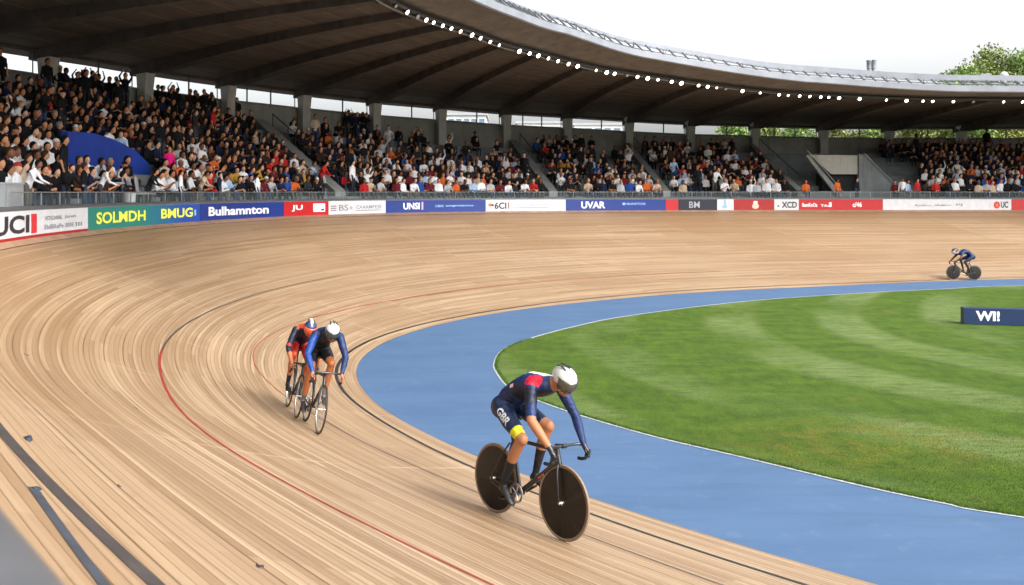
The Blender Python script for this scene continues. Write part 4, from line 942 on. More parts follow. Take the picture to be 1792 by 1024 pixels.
make_bike('black track bicycle with two dark brown disc wheels, ridden nearest the camera', XA, text='ANCOM', crank=-1)
pa, HA = make_rider('nearest cyclist, navy skinsuit with red shoulder patch and yellow thigh band, white helmet', dict(crank=-1, mats=mA, rule=ruleA, helmet=hw, visor=vs_, shoe=shb, pitch=26, yaw=-6, head=(.53, .01, 1.415)), XA, .0085)
project(pa, 'GBR', .075, (-.085, 0, .985), (.36, 0, -.25), (.25, 0, .36), (0, -1, .1), white, 'thigh_lettering', .03)
project(pa, '', 0, (-.05, 0, 1.25), (1, 0, .2), (-.2, 0, 1), (0, -1, .35), mat('badge_pink', (.62, .42, .44), .5), 'badge', quad=(.055, .038), push=.003)
def ruleB(reg, t, P):
    x, y, z = P
    if reg in ('head', 'neck'): return 'skin'
    if reg == 'lips': return 'lips'
    if reg[:4] == 'hand': return 'glove'
    if reg[:4] in ('calf', 'knee'): return 'skin' if not (reg[:5] == 'calf2' and t > .75) else 'sock'
    if reg[:4] == 'sock': return 'sock'
    if reg[:6] == 'thigh2': return 'black' if t < .55 else 'skin'
    if reg[:6] in ('thigh1',) or reg == 'hip': return 'black'
    if reg[:4] in ('arm1', 'arm2', 'fore'): return 'royal_lit' if y < 0 else 'blue'  # right sleeve royal blue, with its highlight put into the colour
    if reg[:3] == 'sho': return 'blue'
    if z < 1.30+.1*x or x > .31: return 'black'
    if abs(y) > .07: return 'blue'
    return 'navy'
XB = bike_xf((556, 760), (.38, -.925), 1.02, -9.5)
mB = dict(black=blk, blue=blue, royal_lit=rblue_lit, navy=navy, skin=brnz, lips=lip, glove=SK, sock=shw, eye=eye)
make_bike('black track bicycle with thin spoked wheels, ridden by the white-helmeted cyclist', XB, ('spoke', 'spoke'), (M['tyre'], M['tyre']), crank=-1, flat=True)
make_rider('cyclist in blue and black skinsuit with plain white helmet, leading the pair', dict(crank=-1, mats=mB, rule=ruleB, helmet=hw, visor=vd, shoe=shb, pitch=30, yaw=0, head=(.51, .0, 1.405)), XB, .010)
def ruleC(reg, t, P):
    x, y, z = P
    if reg in ('head', 'neck'): return 'skin'
    if reg == 'lips': return 'lips'
    if reg[:4] == 'hand': return 'skin'
    if reg[:4] in ('calf', 'knee'): return 'orange' if reg[:5] != 'calf2' else ('skin' if t < .6 else 'black')
    if reg[:4] == 'sock': return 'black'
    if reg[:5] == 'thigh' or reg == 'hip': return 'ored'
    if reg[:4] == 'fore': return 'navy' if reg[4] == '1' else 'skin'
    if reg[:4] in ('arm1',): return 'navy'
    if reg[:4] == 'arm2': return 'navy' if t < .7 else 'ored'
    if reg[:3] == 'sho': return 'orange' if z > 1.345 and abs(y) < .17 else 'navy'
    if z > 1.37 and x > .12: return 'orange'
    return 'navy'
XC = bike_xf((519, 731), (.36, -.93), .97, -10)
mC = dict(navy=dnavy, orange=org, ored=ored, black=blk, skin=brnz, lips=lip, eye=eye, glove=brnz)
make_bike('dark track bicycle with spoked wheels directly behind the leading bicycle of the pair', XC, ('spoke', 'spoke'), (M['tyre'], M['tyre']), crank=1, flat=True)
make_rider('cyclist in orange, red and navy kit, half hidden behind the white-helmeted leader', dict(crank=1, mats=mC, rule=ruleC, helmet=hn, visor=vor, stripe=white, shoe=shb, pitch=24), XC, .011)
def ruleD(reg, t, P):
    x, y, z = P
    if reg in ('head', 'neck'): return 'skin'
    if reg[:4] in ('hand', 'fore'): return 'brown'
    if reg[:4] in ('calf', 'sock'): return 'black'
    if reg[:4] == 'knee': return 'black'
    if reg[:6] == 'thigh2': return 'navy' if t < .6 else 'black'
    if reg[:4] in ('arm2',): return 'brown'
    return 'blue' if reg in ('torso', 'shoL', 'shoR', 'arm1L', 'arm1R') else 'navy'
XD = bike_xf((1667, 490), (-.99, -.06), 1.0, 0)
mD = dict(blue=blue, navy=navy, black=blk, brown=cm('sleeve_brown', (.10, .045, .03)), skin=SKP, eye=eye, glove=blk)
make_bike('track bicycle with two black disc wheels, far off at the right by the blue band', XD, tyres=(M['tyre'], M['tyre']), crank=1)
make_rider('lone cyclist in blue skinsuit and dark helmet riding left at the far right', dict(crank=1, mats=mD, rule=ruleD, helmet=hd, visor=mat('visor_pale', (.5, .55, .6), .2), shoe=shb, pitch=22, arch=.06, tail=.06, low=.13, head=(.54, 0, 1.285)), XD, .014)

# ---------------------------------------------------------------- spectators
def spectator(pose, voxel=.03, ratio=1.):
    b = Body(); sit = pose[0] == 's'; hz = .50 if sit else .93; hx = -.28 if sit else 0; lean = {'s_lean': .22, 's_lap': .04, 's_clap': .08, 's_wave': .0, 's_cross': .06, 't_rail': .22, 't_side': 0, 't_arms': 0}[pose]
    up = lambda d, f=0: (hx+lean*d/.5+f, 0, hz+d*(1-lean*.25))
    b.chain([up(-.02), up(.14), up(.30), up(.42), up(.48)], [(.155, .115), (.145, .10), (.165, .11), (.185, .10), (.10, .06)], 'torso', 10)
    sh = Vector(up(.42)); nk = Vector(up(.54, .015)); hc = Vector(up(.655, .03))
    b.cap(sh, nk, .06, .05, 'neck'); b.ell(hc, (.10, .082, .122), 'head'); b.ell(hc+Vector((.03, 0, -.07)), (.06, .055, .05), 'head'); b.cap(hc+Vector((.095, 0, -.01)), hc+Vector((.108, 0, -.03)), .012, .016, 'head')
    for sg in (1, -1):
        hip = Vector((hx, .095*sg, hz)); S = sh+Vector((0, .175*sg, -.01))
        if sit: kn = Vector((.14, .11*sg, .50)); an = Vector((.12, .10*sg, .08)); b.cap(hip, kn, .085, .06, 'leg'); b.cap(kn, an, .058, .04, 'leg'); b.cap(an+Vector((-.03, 0, -.035)), an+Vector((.14, 0, -.045)), .04, .035, 'foot')
        else: kn = Vector((.02, .10*sg, .50)); an = Vector((0, .10*sg, .08)); b.cap(hip, kn, .09, .06, 'leg'); b.cap(kn, an, .06, .042, 'leg'); b.cap(an+Vector((-.03, 0, -.035)), an+Vector((.14, 0, -.045)), .04, .035, 'foot')
        T_ = {'s_lap': (S+Vector((.02, .05*sg, -.28)), Vector((.06, .07*sg, .60))), 's_lean': (S+Vector((.10, .05*sg, -.27)), Vector((.20, .03*sg, .68))), 's_clap': (S+Vector((.08, .07*sg, -.26)), sh+Vector((.32, .03*sg, -.10))),
              's_wave': ((S+Vector((.06, .10*sg, .22)), S+Vector((.10, .02*sg, .50))) if sg > 0 else (S+Vector((.05, .05*sg, -.27)), Vector((.06, .07*sg, .60)))), 's_cross': (S+Vector((.08, .06*sg, -.26)), sh+Vector((.20, -.08*sg, -.24))),
              't_rail': (S+Vector((.12, .06*sg, -.24)), S+Vector((.34, .04*sg, -.34))), 't_side': (S+Vector((-.02, .06*sg, -.29)), S+Vector((.05, .07*sg, -.55))), 't_arms': (S+Vector((.05, .10*sg, .20)), S+Vector((.12, -.02*sg, .42)))}[pose]
        el, wr = T_; b.ell(S, (.065, .06, .065), 'arm'); b.cap(S, el, .054, .043, 'arm'); b.cap(el, wr, .043, .03, 'fore'); b.ell(wr+(wr-el).normalized()*.06, (.05, .035, .04), 'hand')
    me = b.mesh('spectator', voxel, 3, ratio); return b, me, hc
def sprule(sleeve):
    def f(reg, t, P):
        if reg in ('torso', 'arm'): return 'shirt'
        if reg == 'fore': return 'shirt' if sleeve else 'skin'
        if reg in ('leg',): return 'pants'
        if reg == 'foot': return 'shoes'
        return 'skin'
    return f
def rand_mat(name, cols, rough=.8):
    m = mat(name, cols[0], rough, spec=.25); N = NT(m); oi = N.n('ShaderNodeObjectInfo'); rp = N.n('ShaderNodeValToRGB'); rp.color_ramp.interpolation = 'CONSTANT'
    el = rp.color_ramp.elements
    while len(el) < len(cols): el.new(.5)
    for i, c in enumerate(cols): el[i].position = i/len(cols); el[i].color = (*c, 1)
    N.l(oi.outputs['Random'], rp.inputs[0]); N.l(rp.outputs[0], N.b.inputs['Base Color']); return m
SKC = [(.52, .24, .13), (.62, .33, .20), (.42, .17, .08), (.58, .26, .13), (.22, .09, .045), (.66, .38, .26)]
PTC = [(.012, .013, .018), (.02, .022, .035), (.03, .05, .11), (.01, .01, .01), (.10, .09, .08), (.04, .05, .07)]
ms_shirt = objcol_mat('clothing'); ms_skin = rand_mat('spectator_skin', SKC, .6); ms_pants = rand_mat('trousers', PTC); ms_shoe = mat('spectator_shoes', (.03, .03, .03), .6); ms_hair = objcol_mat('hair_and_hats', .7)
POSES = ['s_lap', 's_lean', 's_clap', 's_cross', 's_wave', 't_side', 't_rail', 't_arms']
SP = {}
for p_ in POSES:
    for sl_ in (0, 1):
        b, me, hc = spectator(p_, .024); b.finish(me, rule_from(['shirt', 'skin', 'pants', 'shoes'], sprule(sl_)), [ms_shirt, ms_skin, ms_pants, ms_shoe]); SP[p_, sl_] = (me, hc)
def hairmesh(kind):
    bm_ = bmesh.new(); bmesh.ops.create_uvsphere(bm_, u_segments=18, v_segments=12, radius=1)
    for v in bm_.verts:
        x, y, z = v.co; k = 1+.04*math.sin(9*x+5*y)*math.sin(7*z)
        if kind == 'long': v.co = Vector((x*.112*k-.012, y*.098*k, z*(.125 if z > 0 else .24)+.012))
        else: v.co = Vector((x*.110*k-.006, y*.092*k, z*.128*k+.012))
    if kind == 'cap': bmesh.ops.bisect_plane(bm_, geom=bm_.verts[:]+bm_.edges[:]+bm_.faces[:], plane_co=(0, 0, .035), plane_no=(0, 0, -1), clear_outer=True)
    else: bmesh.ops.bisect_plane(bm_, geom=bm_.verts[:]+bm_.edges[:]+bm_.faces[:], plane_co=(.045, 0, .03), plane_no=(1, 0, -.75), clear_outer=True)
    if kind == 'cap':
        r_ = bmesh.ops.create_circle(bm_, cap_ends=True, segments=14, radius=.075); bmesh.ops.translate(bm_, verts=r_['verts'], vec=(.10, 0, .042))
    me = bpy.data.meshes.new('hair'); bm_.to_mesh(me); bm_.free(); me.materials.append(ms_hair); me.shade_smooth(); return me
HM = {k: hairmesh(k) for k in ('short', 'long', 'cap')}
SHIRTS = [('black', (.008, .008, .010), 40), ('charcoal', (.022, .022, .026), 10), ('navy', (.010, .016, .05), 9), ('dark brown', (.04, .018, .012), 5), ('white', (.80, .80, .82), 21), ('light grey', (.45, .46, .48), 5), ('pale blue', (.36, .50, .70), 4), ('red', (.48, .02, .02), 3), ('orange', (.62, .13, .03), 3), ('beige', (.55, .42, .31), 5), ('maroon', (.13, .012, .02), 3), ('blue', (.02, .07, .30), 2), ('mustard yellow', (.45, .26, .03), 1)]
HAIRS = [('dark hair', 'short', (.010, .008, .007)), ('black hair', 'short', (.005, .005, .005)), ('brown hair', 'short', (.05, .022, .010)), ('long dark hair', 'long', (.012, .008, .006)), ('long brown hair', 'long', (.06, .028, .013)), ('long fair hair', 'long', (.32, .19, .08)), ('grey hair', 'short', (.22, .21, .20)), ('white cap', 'cap', (.7, .7, .7)), ('red cap', 'cap', (.45, .03, .03)), ('black cap', 'cap', (.01, .01, .012)), ('fair hair', 'short', (.30, .17, .07))]
HWT = [22, 20, 14, 14, 8, 4, 4, 6, 2, 4, 3]
def occ(t, r):
    if t < 9.83: return .97 if r < 9 else .9
    if t < 10.02: return 0
    if t < 11.63:
        e = (t-10.02)/1.6
        return .93 if r < 5.5-2*e else (.85 if r < 7.5-2.5*e else .72-.5*e if e < .6 else .22)
    if t < 11.79: return 0
    if t < 12.45: return .88 if r < 4 else (.80 if t < 12.2 else .40)
    if t < 12.57: return 0
    if t < 13.30: return (.85 if r < 5 else .75 if r < 7 else .62)*(1 if t < 13.1 or r < 5 else .4)
    if t < 13.44: return .12 if r < 2 else 0
    if t < 14.16: return .0
    e = (t-14.16)
    return .92 if (r < 2+e*26 or r > 8.0-e*9) else .15
rp = random.Random(11); seats = []
for r in range(NR):
    a, b_ = arc(6.7), arc(15.5); s = a
    while s < b_:
        s += .47*rp.uniform(.92, 1.16)*(1.+.0*r); t = t_at_arc(s); 
        # skip where the people sit outside of the frame
        p = ring(t, (row_off(t, r)+.30)/width(t), 0); x = pix(p)[0]
        if x < -25 or x > 1815: continue
        if rp.random() > occ(t, r): continue
        if 13.55 < t < 14.12: continue
        seats.append((t, r, x))
for k in range(46):
    x = rp.uniform(88, 430) if k < 38 else rp.uniform(600, 640); t = solve_t(lambda t: (lambda p: (p.x, p.y))(ring(t, (width(t)-.6)/width(t), 0)), x, 6.5)
    if min(abs(x-q) for q in (85, 255, 400)) > 9: seats.append((t, NR, x))
seats = [q for q in seats if not (q[1] in (0, 1) and 222 < q[2] < 274)]
BLUE = (solve_t(lambda t: ring(t, (row_off(t, 3))/width(t), 0), 100, 6.2), solve_t(lambda t: ring(t, row_off(t, 3)/width(t), 0), 248, 6.2))
seats = [q for q in seats if not (BLUE[0]-.05 < q[0] < BLUE[1]+.05 and q[1] in (2, 3) )]
ppl = []
for t, r, x in seats:
    stand = r == NR or rp.random() < .04
    pose = rp.choices(POSES[5:], [5, 2, 1])[0] if stand else rp.choices(POSES[:5], [5, 4, 3, 3, .7])[0]
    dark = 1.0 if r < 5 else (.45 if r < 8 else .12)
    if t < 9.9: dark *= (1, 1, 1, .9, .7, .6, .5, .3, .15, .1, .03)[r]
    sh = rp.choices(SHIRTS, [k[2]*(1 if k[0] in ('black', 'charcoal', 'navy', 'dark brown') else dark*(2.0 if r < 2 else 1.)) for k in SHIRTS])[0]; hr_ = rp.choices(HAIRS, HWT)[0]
    ppl.append(dict(t=t+rp.uniform(-.002, .002), r=r, pose=pose, shirt=sh, hair=hr_, sleeve=rp.random() < .6, s=rp.uniform(1.02, 1.16), dz=rp.uniform(-.02, .02), off=rp.uniform(-.05, .08), yaw=rp.gauss(0, .28)))
# people standing on the front walkway by the rail, on the left
def at_px(x, lo=6.4): return solve_t(lambda t: (lambda p: (p.x, p.y))(board_pt(t, .75, 0)), x, lo)
for x, pose, shn in [(52, 't_rail', 'white'), (92, 's_lap', 'black'), (118, 't_rail', 'black'), (150, 't_side', 'black'), (178, 't_rail', 'white'), (262, 't_rail', 'black'), (283, 's_lean', 'white'), (318, 't_side', 'white'), (352, 't_rail', 'beige'), (386, 't_side', 'navy'), (452, 't_side', 'white'), (1413, 's_lap', 'orange'), (1466, 't_side', 'orange'), (1500, 't_side', 'black'), (1580, 't_side', 'white'), (1594, 's_lap', 'pale blue'), (1606, 't_side', 'red'), (1622, 's_lean', 'charcoal'), (1568, 's_lap', 'maroon'), (1640, 's_lap', 'red')]:
    sh = [k for k in SHIRTS if k[0] == shn][0]; ppl.append(dict(t=at_px(x), r=-1, pose=pose, shirt=sh, hair=rp.choices(HAIRS, HWT)[0], sleeve=True, s=rp.uniform(.95, 1.0)*(.86 if pose[0] == 't' else 1), dz=0 if pose[0] == 't' else .1, off=0, yaw=rp.uniform(-.5, .5)))
pk = dict(t=solve_t(lambda t: (lambda p: (p.x, p.y))(ring(t, (row_off(t, 2)-.35)/width(t), 0)), 296, 6.4), r=1, pose='t_side', shirt=('bright pink', (.72, .012, .19), 0), hair=HAIRS[10], sleeve=True, s=.9, dz=0, off=.1, yaw=-.5); ppl.append(pk)
rp2 = random.Random(5)
def place(q):
    t, r = q['t'], q['r']; d = inw_q(t)
    if r == NR: p = ring(t, (width(t)-rp2.uniform(.35, .6))/width(t), row_z(t, NR)-.0); q['s'] *= .93
    elif r < 0: p = board_pt(t, .80+q['off'], Z0)
    elif q['pose'][0] == 's': o_ = row_off(t, r)-.12+q['off']+.02; p = ring(t, o_/width(t), row_z(t, r)-.0)
    else: p = ring(t, (row_off(t, r+1)-.35 if r > 0 else row_off(t, 1)-.4)/width(t), row_z(t, r+1))
    p.z += q['dz']; q['p'] = p; a = math.atan2(d[1], d[0])+q['yaw']; q['m'] = Matrix.Translation(p) @ Matrix.Rotation(a, 4, 'Z') @ Matrix.Scale(q['s'], 4)
def inw_q(t):
    v = qp(t)-wp(t); return v/np.linalg.norm(v)
for q in ppl: place(q); q['x'] = pix(q['p'])[0]; q['d'] = q['p'].y; q['vis'] = 0 < q['x'] < 1792
BN = [(-999, 154, 'UCI board'), (154, 350, 'green board'), (350, 497, 'Bulhamnton board'), (497, 575, 'JU board'), (575, 675, 'grey-logo board'), (675, 850, 'UNSI board'), (850, 990, '6CI board'), (990, 1165, 'UVAR board'), (1165, 1255, 'black board'), (1255, 1355, 'cream-emblem board'), (1355, 1398, 'XCD board'), (1398, 1545, 'long red board'), (1545, 1770, 'long white board'), (1770, 9999, 'last red board')]
ORD = ['first', 'second', 'third', 'fourth', 'fifth', 'sixth', 'seventh', 'eighth', 'ninth', 'tenth', 'eleventh', 'twelfth', '13th', '14th', '15th', '16th', '17th', '18th', '19th', '20th']+['%dth' % k for k in range(21, 60)]
ROWN = {-1: 'front walkway'}; ROWN.update({k: 'row '+['one', 'two', 'three', 'four', 'five', 'six', 'seven', 'eight', 'nine', 'ten', 'eleven'][k] for k in range(NR+1)})
vis = sorted([q for q in ppl if q['vis']], key=lambda q: (q['p']-Vector((0, 0, 4))).length); ind = vis[:296]+[q for q in vis[296:] if q['r'] < 0]; iset = {id(q) for q in ind}
groups = {}
for q in vis:
    bn = [b_[2] for b_ in BN if b_[0] <= q['x'] < b_[1]][0]; groups.setdefault((q['r'], bn), []).append(q)
for (r, bn), L_ in groups.items():
    for k, q in enumerate(sorted(L_, key=lambda q: q['x'])): q['lab'] = 'spectator in %s, %s, %s from left, %s, above %s' % (q['shirt'][0], q['hair'][0], ORD[k], ROWN[r], bn)
for q in ind:
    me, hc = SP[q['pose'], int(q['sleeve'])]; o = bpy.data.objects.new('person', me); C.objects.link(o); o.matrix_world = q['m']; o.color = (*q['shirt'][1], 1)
    tag(o, q['lab'], 'spectator', 'spectators in the grandstand')
    h = bpy.data.objects.new('cap' if q['hair'][1] == 'cap' else 'hair', HM[q['hair'][1]]); C.objects.link(h); h.parent = o; h.location = hc; h.color = (*q['hair'][2], 1)
# the remaining spectators, farther off, as one mass
LO = {}
for p_ in POSES:
    b, me, hc = spectator(p_, .036, .45); n = len(me.polygons); 
    P = np.zeros(n*3); me.polygons.foreach_get('center', P); P = P.reshape(-1, 3); reg, t_ = b.classify(P); V = np.zeros(len(me.vertices)*3); me.vertices.foreach_get('co', V); V = V.reshape(-1, 3)
    F = [tuple(p.vertices) for p in me.polygons]; hl = {}
    LO[p_] = (V, F, reg, hc)
def arr(me): V = np.zeros(len(me.vertices)*3); me.vertices.foreach_get('co', V); return V.reshape(-1, 3), [tuple(p.vertices) for p in me.polygons]
HA_ = {k: arr(m) for k, m in HM.items()}
AV, AF, AC = [], [], []; nv = 0
for q in ppl:
    if id(q) in iset or q['x'] < -60: continue
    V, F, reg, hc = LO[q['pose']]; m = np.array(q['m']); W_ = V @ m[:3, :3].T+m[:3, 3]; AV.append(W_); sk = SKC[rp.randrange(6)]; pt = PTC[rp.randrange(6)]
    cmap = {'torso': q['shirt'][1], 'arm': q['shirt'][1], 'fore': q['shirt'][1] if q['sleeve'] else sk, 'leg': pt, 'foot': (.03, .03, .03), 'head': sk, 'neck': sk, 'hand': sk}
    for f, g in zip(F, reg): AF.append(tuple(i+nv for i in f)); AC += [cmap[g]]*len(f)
    nv += len(V); V, F = HA_[q['hair'][1]]; W_ = (V+np.array(hc)) @ m[:3, :3].T+m[:3, 3]; AV.append(W_)
    for f in F: AF.append(tuple(i+nv for i in f)); AC += [q['hair'][2]]*len(f)
    nv += len(V)
me = bpy.data.meshes.new('crowd'); me.from_pydata(np.concatenate(AV).tolist(), [], AF); me.materials.append(vcol_mat('crowd_clothes')); at = me.color_attributes.new('Col', 'FLOAT_COLOR', 'CORNER')
at.data.foreach_set('color', np.concatenate([np.array(AC), np.ones((len(AC), 1))], 1).ravel()); me.shade_smooth(); o = bpy.data.objects.new('crowd', me); C.objects.link(o)
tag(o, 'mass of spectators filling the farther and upper terraces of the grandstand', 'crowd', kind='stuff')
print('people', len(ppl), 'individual', len(ind), 'crowd faces', len(AF))

# ---------------------------------------------------------------- things in the stand and round about
M['tarp'] = mat('blue_tarp', (.007, .040, .30), .55, noise=.25, nscale=1.6, bump=.3)
b = MB(); vs = []; tb0, tb1 = BLUE; n = 16
for k in range(n+1):
    f = k/n; t = tb0+(tb1-tb0)*f; D_ = ring(t, row_off(t, 3)/width(t), 0).y; ytop = np.interp(f, [0, .3, .55, .8, 1], [230, 233, 244, 262, 288]); ybot = 318
    zt_ = EZ+(YH-ytop)*D_/FPX; 
    for off, z in ((-.12, row_z(t, 2)-.2), (-.12, zt_), (.12, zt_+.02), (.12, row_z(t, 2)-.2)): p = ring(t, (row_off(t, 3)-.25+off)/width(t), z); vs.append(p)
b.add(vs, [(4*i+j, 4*i+(j+1) % 4, 4*i+4+(j+1) % 4, 4*i+4+j) for i in range(n) for j in range(4)]+[(0, 3, 2, 1), tuple(4*n+j for j in range(4))])
tag(b.build('blue_screen', M['tarp']), 'deep blue tarpaulin screen curving down through the crowd on the left', 'screen')
def local(t, off, z, yaw=0):
    d = inw_q(t); return Matrix.Translation(board_pt(t, off, z)) @ Matrix.Rotation(math.atan2(d[1], d[0])+yaw, 4, 'Z')
M['bin'] = mat('bin_pale', (.52, .53, .52), .5, noise=.1, nscale=6); M['chair'] = mat('chair_grey', (.34, .35, .36), .45, noise=.1, nscale=5)
r = empty('waste_bin', 'pale grey waste bin behind the guard rail above the green board', 'bin', None, local(at_px(216), .55, Z0))
b = MB(); b.lathe([(0, 0), (.15, 0), (.155, .02), (.19, .58), (.18, .58), (.15, .05), (0, .05)], n=20); b.build('bin_body', M['bin'], r, smooth=False); b = MB(); b.lathe([(.175, .585), (.205, .585), (.205, .62), (.175, .62), (.175, .585)], n=20); b.build('bin_rim', M['bin'], r)
r = empty('utility_cabinet', 'plain grey metal cabinet at the left border behind the white UCI board', 'cabinet', None, local(solve_t(lambda t: (lambda p: (p.x, p.y))(board_pt(t, .8, 0)), 6, 5.5), .8, Z0))
b = MB(); b.box((0, 0, .40), (.5, 1.1, .80)); b.build('cabinet_body', mat('cabinet_grey', (.30, .31, .32), .5, noise=.1, nscale=3), r); b = MB(); b.box((0, 0, .82), (.54, 1.14, .04)); b.build('lid', M['chair'], r); b = MB(); b.box((.255, 0, .4), (.01, .9, .64)); b.build('door', M['chair'], r)
def chair(x, off, dz, lab, m, s=1.25):
    r = empty('chair', lab, 'chair', None, local(at_px(x), off, Z0+dz, .35) @ Matrix.Scale(s, 4)); b = MB(); b.box((0, 0, .45), (.44, .44, .04)); b.build('seat', m, r)
    b = MB(); vs = []; nn = 10
    for i in range(nn+1):
        for j in range(5):
            yy = -.23+.46*i/nn; zz = .47+.45*j/4; rr_ = 1-max(0, (j-3))*.0; vs.append((-.24-.06*j/4+.5*(yy*yy), yy*(1-.12*(j == 4)), zz-(.05 if j == 4 and abs(yy) > .18 else 0)))
    b.add(vs, [(i*5+j, i*5+j+1, (i+1)*5+j+1, (i+1)*5+j) for i in range(nn) for j in range(4)]); o = b.build('backrest', m, r, smooth=True); md = o.modifiers.new('t', 'SOLIDIFY'); md.thickness = .03
    for sx_, sy_ in ((1, 1), (1, -1), (-1, 1), (-1, -1)): b = MB(); b.tube([(.19*sx_, .19*sy_, .44), (.22*sx_, .22*sy_, 0)], .014, 6); b.build('leg', M['steeld'], r)
chair(240, 1.5, .35, 'pale grey shell chair standing at the lower end of the blue screen', M['bin']); chair(262, 1.25, .25, 'black shell chair beside the pale chair near the blue screen', mat('chair_black', (.015, .015, .017), .5)); chair(253, .7, 0, 'mid grey shell chair just behind the guard rail left of the white-clad spectator', M['chair'])

# blue block sign on the lawn
sx0, sx1 = Vector((13.62, 26.7, 0)), Vector((18.6, 25.6, 0)); d = (sx1-sx0).normalized(); n_ = Vector((d.y, -d.x, 0)); L = (sx1-sx0).length
r = empty('infield_sign', 'dark blue block sign with white letters standing on the lawn at the right', 'sign', None, Matrix.Translation(sx0))
b = MB(); sh_ = .50; p_ = [Vector((0, 0, .02)), d*L+Vector((0, 0, .02)), d*L+Vector((0, 0, sh_)), Vector((.0, 0, sh_))]; b.add([v for v in p_]+[v-n_*.35 for v in p_], [(0, 1, 2, 3), (7, 6, 5, 4), (0, 4, 5, 1), (1, 5, 6, 2), (2, 6, 7, 3), (3, 7, 4, 0)]); b.build('sign_block', mat('sign_navy', (.006, .024, .085), .45, noise=.1, nscale=3), r)
vs, fs, wd = text_mesh('WI!', .30, .04); b = MB(); k_ = .66/wd; b.add([d*(.33+x*k_)+Vector((0, 0, .13+y))+n_*.006 for x, y in vs], fs); b.build('lettering', M['t_white'], r, fix=False)

# scraps lying on the boards
M['scrap'] = mat('scrap_dark', (.012, .014, .018), .5, noise=.5, nscale=30); M['scrapb'] = mat('scrap_blue', (.025, .035, .055), .5, noise=.5, nscale=30)
for i, (x, y, L_, ang, lab) in enumerate([(48, 768, .105, -.6, 'curled dark blue scrap lying near the dark band at the lower left'), (203, 853, .03, -.2, 'tiny black scrap lying between the dark band and the red line'), (455, 995, .045, -.3, 'small dark scrap lying near the bottom border left of the red line'), (60, 862, .05, .3, 'grey forked scrap sticking to the dark band at the lower left'), (152, 688, .05, -.8, 'thin brown sliver lying left of the red line'), (46, 622, .06, .1, 'thin dark sliver lying near the left border'), (238, 716, .05, -.2, 'thin black sliver lying close to the red line')]):
    t, u = on_track(x, y); p = surf(t, u, .006); n__ = snorm(t, u); b = MB(); r2 = random.Random(i); w_ = L_*(.16 if 'sliver' in lab else .34); vs = []
    for k in range(9):
        f = k/8; hw_ = w_*math.sin(math.pi*min(.97, .05+f*.92))*r2.uniform(.7, 1.1)*(1-f*.3); cx_ = (f-.5)*L_; cy_ = .12*L_*math.sin(f*5+i); lift = .02*L_+.25*L_*abs(math.sin(f*3.1+i))*(.3 if 'sliver' in lab else 1)
        vs += [(cx_, cy_-hw_, 0.0), (cx_, cy_, lift), (cx_, cy_+hw_, .002)]
    b.add(vs, [(3*k+j, 3*k+j+1, 3*k+4+j, 3*k+3+j) for k in range(8) for j in range(2)]); o = b.build('scrap', M['scrapb'] if i in (0, 3) else M['scrap'], smooth=True)
    q = Vector((0, 0, 1)).rotation_difference(n__).to_matrix().to_4x4(); o.matrix_world = Matrix.Translation(p) @ q @ Matrix.Rotation(ang, 4, 'Z'); tag(o, lab, 'scrap')

# on the roof
def at(px, py, D): return Vector(((px-CX)*D/FPX, D, EZ+(YH-py)*D/FPX))
r = empty('roof_vent', 'pair of silvery ventilation cylinders standing on the roof above its curve', 'vent', None, Matrix.Translation(at(1525, 128, 49)))
for x, h_ in ((-.13, .70), (.12, .72)):
    b = MB(); b.lathe([(0, 0), (.10, 0), (.10, .2), (.13, .24), (.13, h_-.1), (.15, h_-.06), (.15, h_), (0, h_+.02)], c=(x, 0, 0), n=14); auto(b.build('cylinder', mat('vent_metal', (.30, .32, .36), .4, .5, noise=.4, nscale=9), r))
b = MB(); b.box((0, 0, -.1), (.6, .3, .3)); b.build('base', M['steel'], r)
r = empty('satellite_dome', 'small white dome on the roof in front of the tree at the right', 'dome', None, Matrix.Translation(at(1757, 139, 50)))
b = MB(); b.ell((0, 0, .22), (.22, .22, .22)); b.build('dome', M['p_white'], r, smooth=True); b = MB(); b.lathe([(0, -.2), (.14, -.2), (.14, .12), (0, .12)], n=14); b.build('base', M['bin'], r)
r = empty('roof_hatch', 'low pale box on the roof left of the small white dome', 'hatch', None, Matrix.Translation(at(1722, 138, 51)))
b = MB(); b.box((0, 0, .05), (.55, .4, .34)); b.build('hatch_body', M['bin'], r); b = MB(); b.box((0, 0, .24), (.62, .46, .04)); b.build('lid', M['steel'], r)

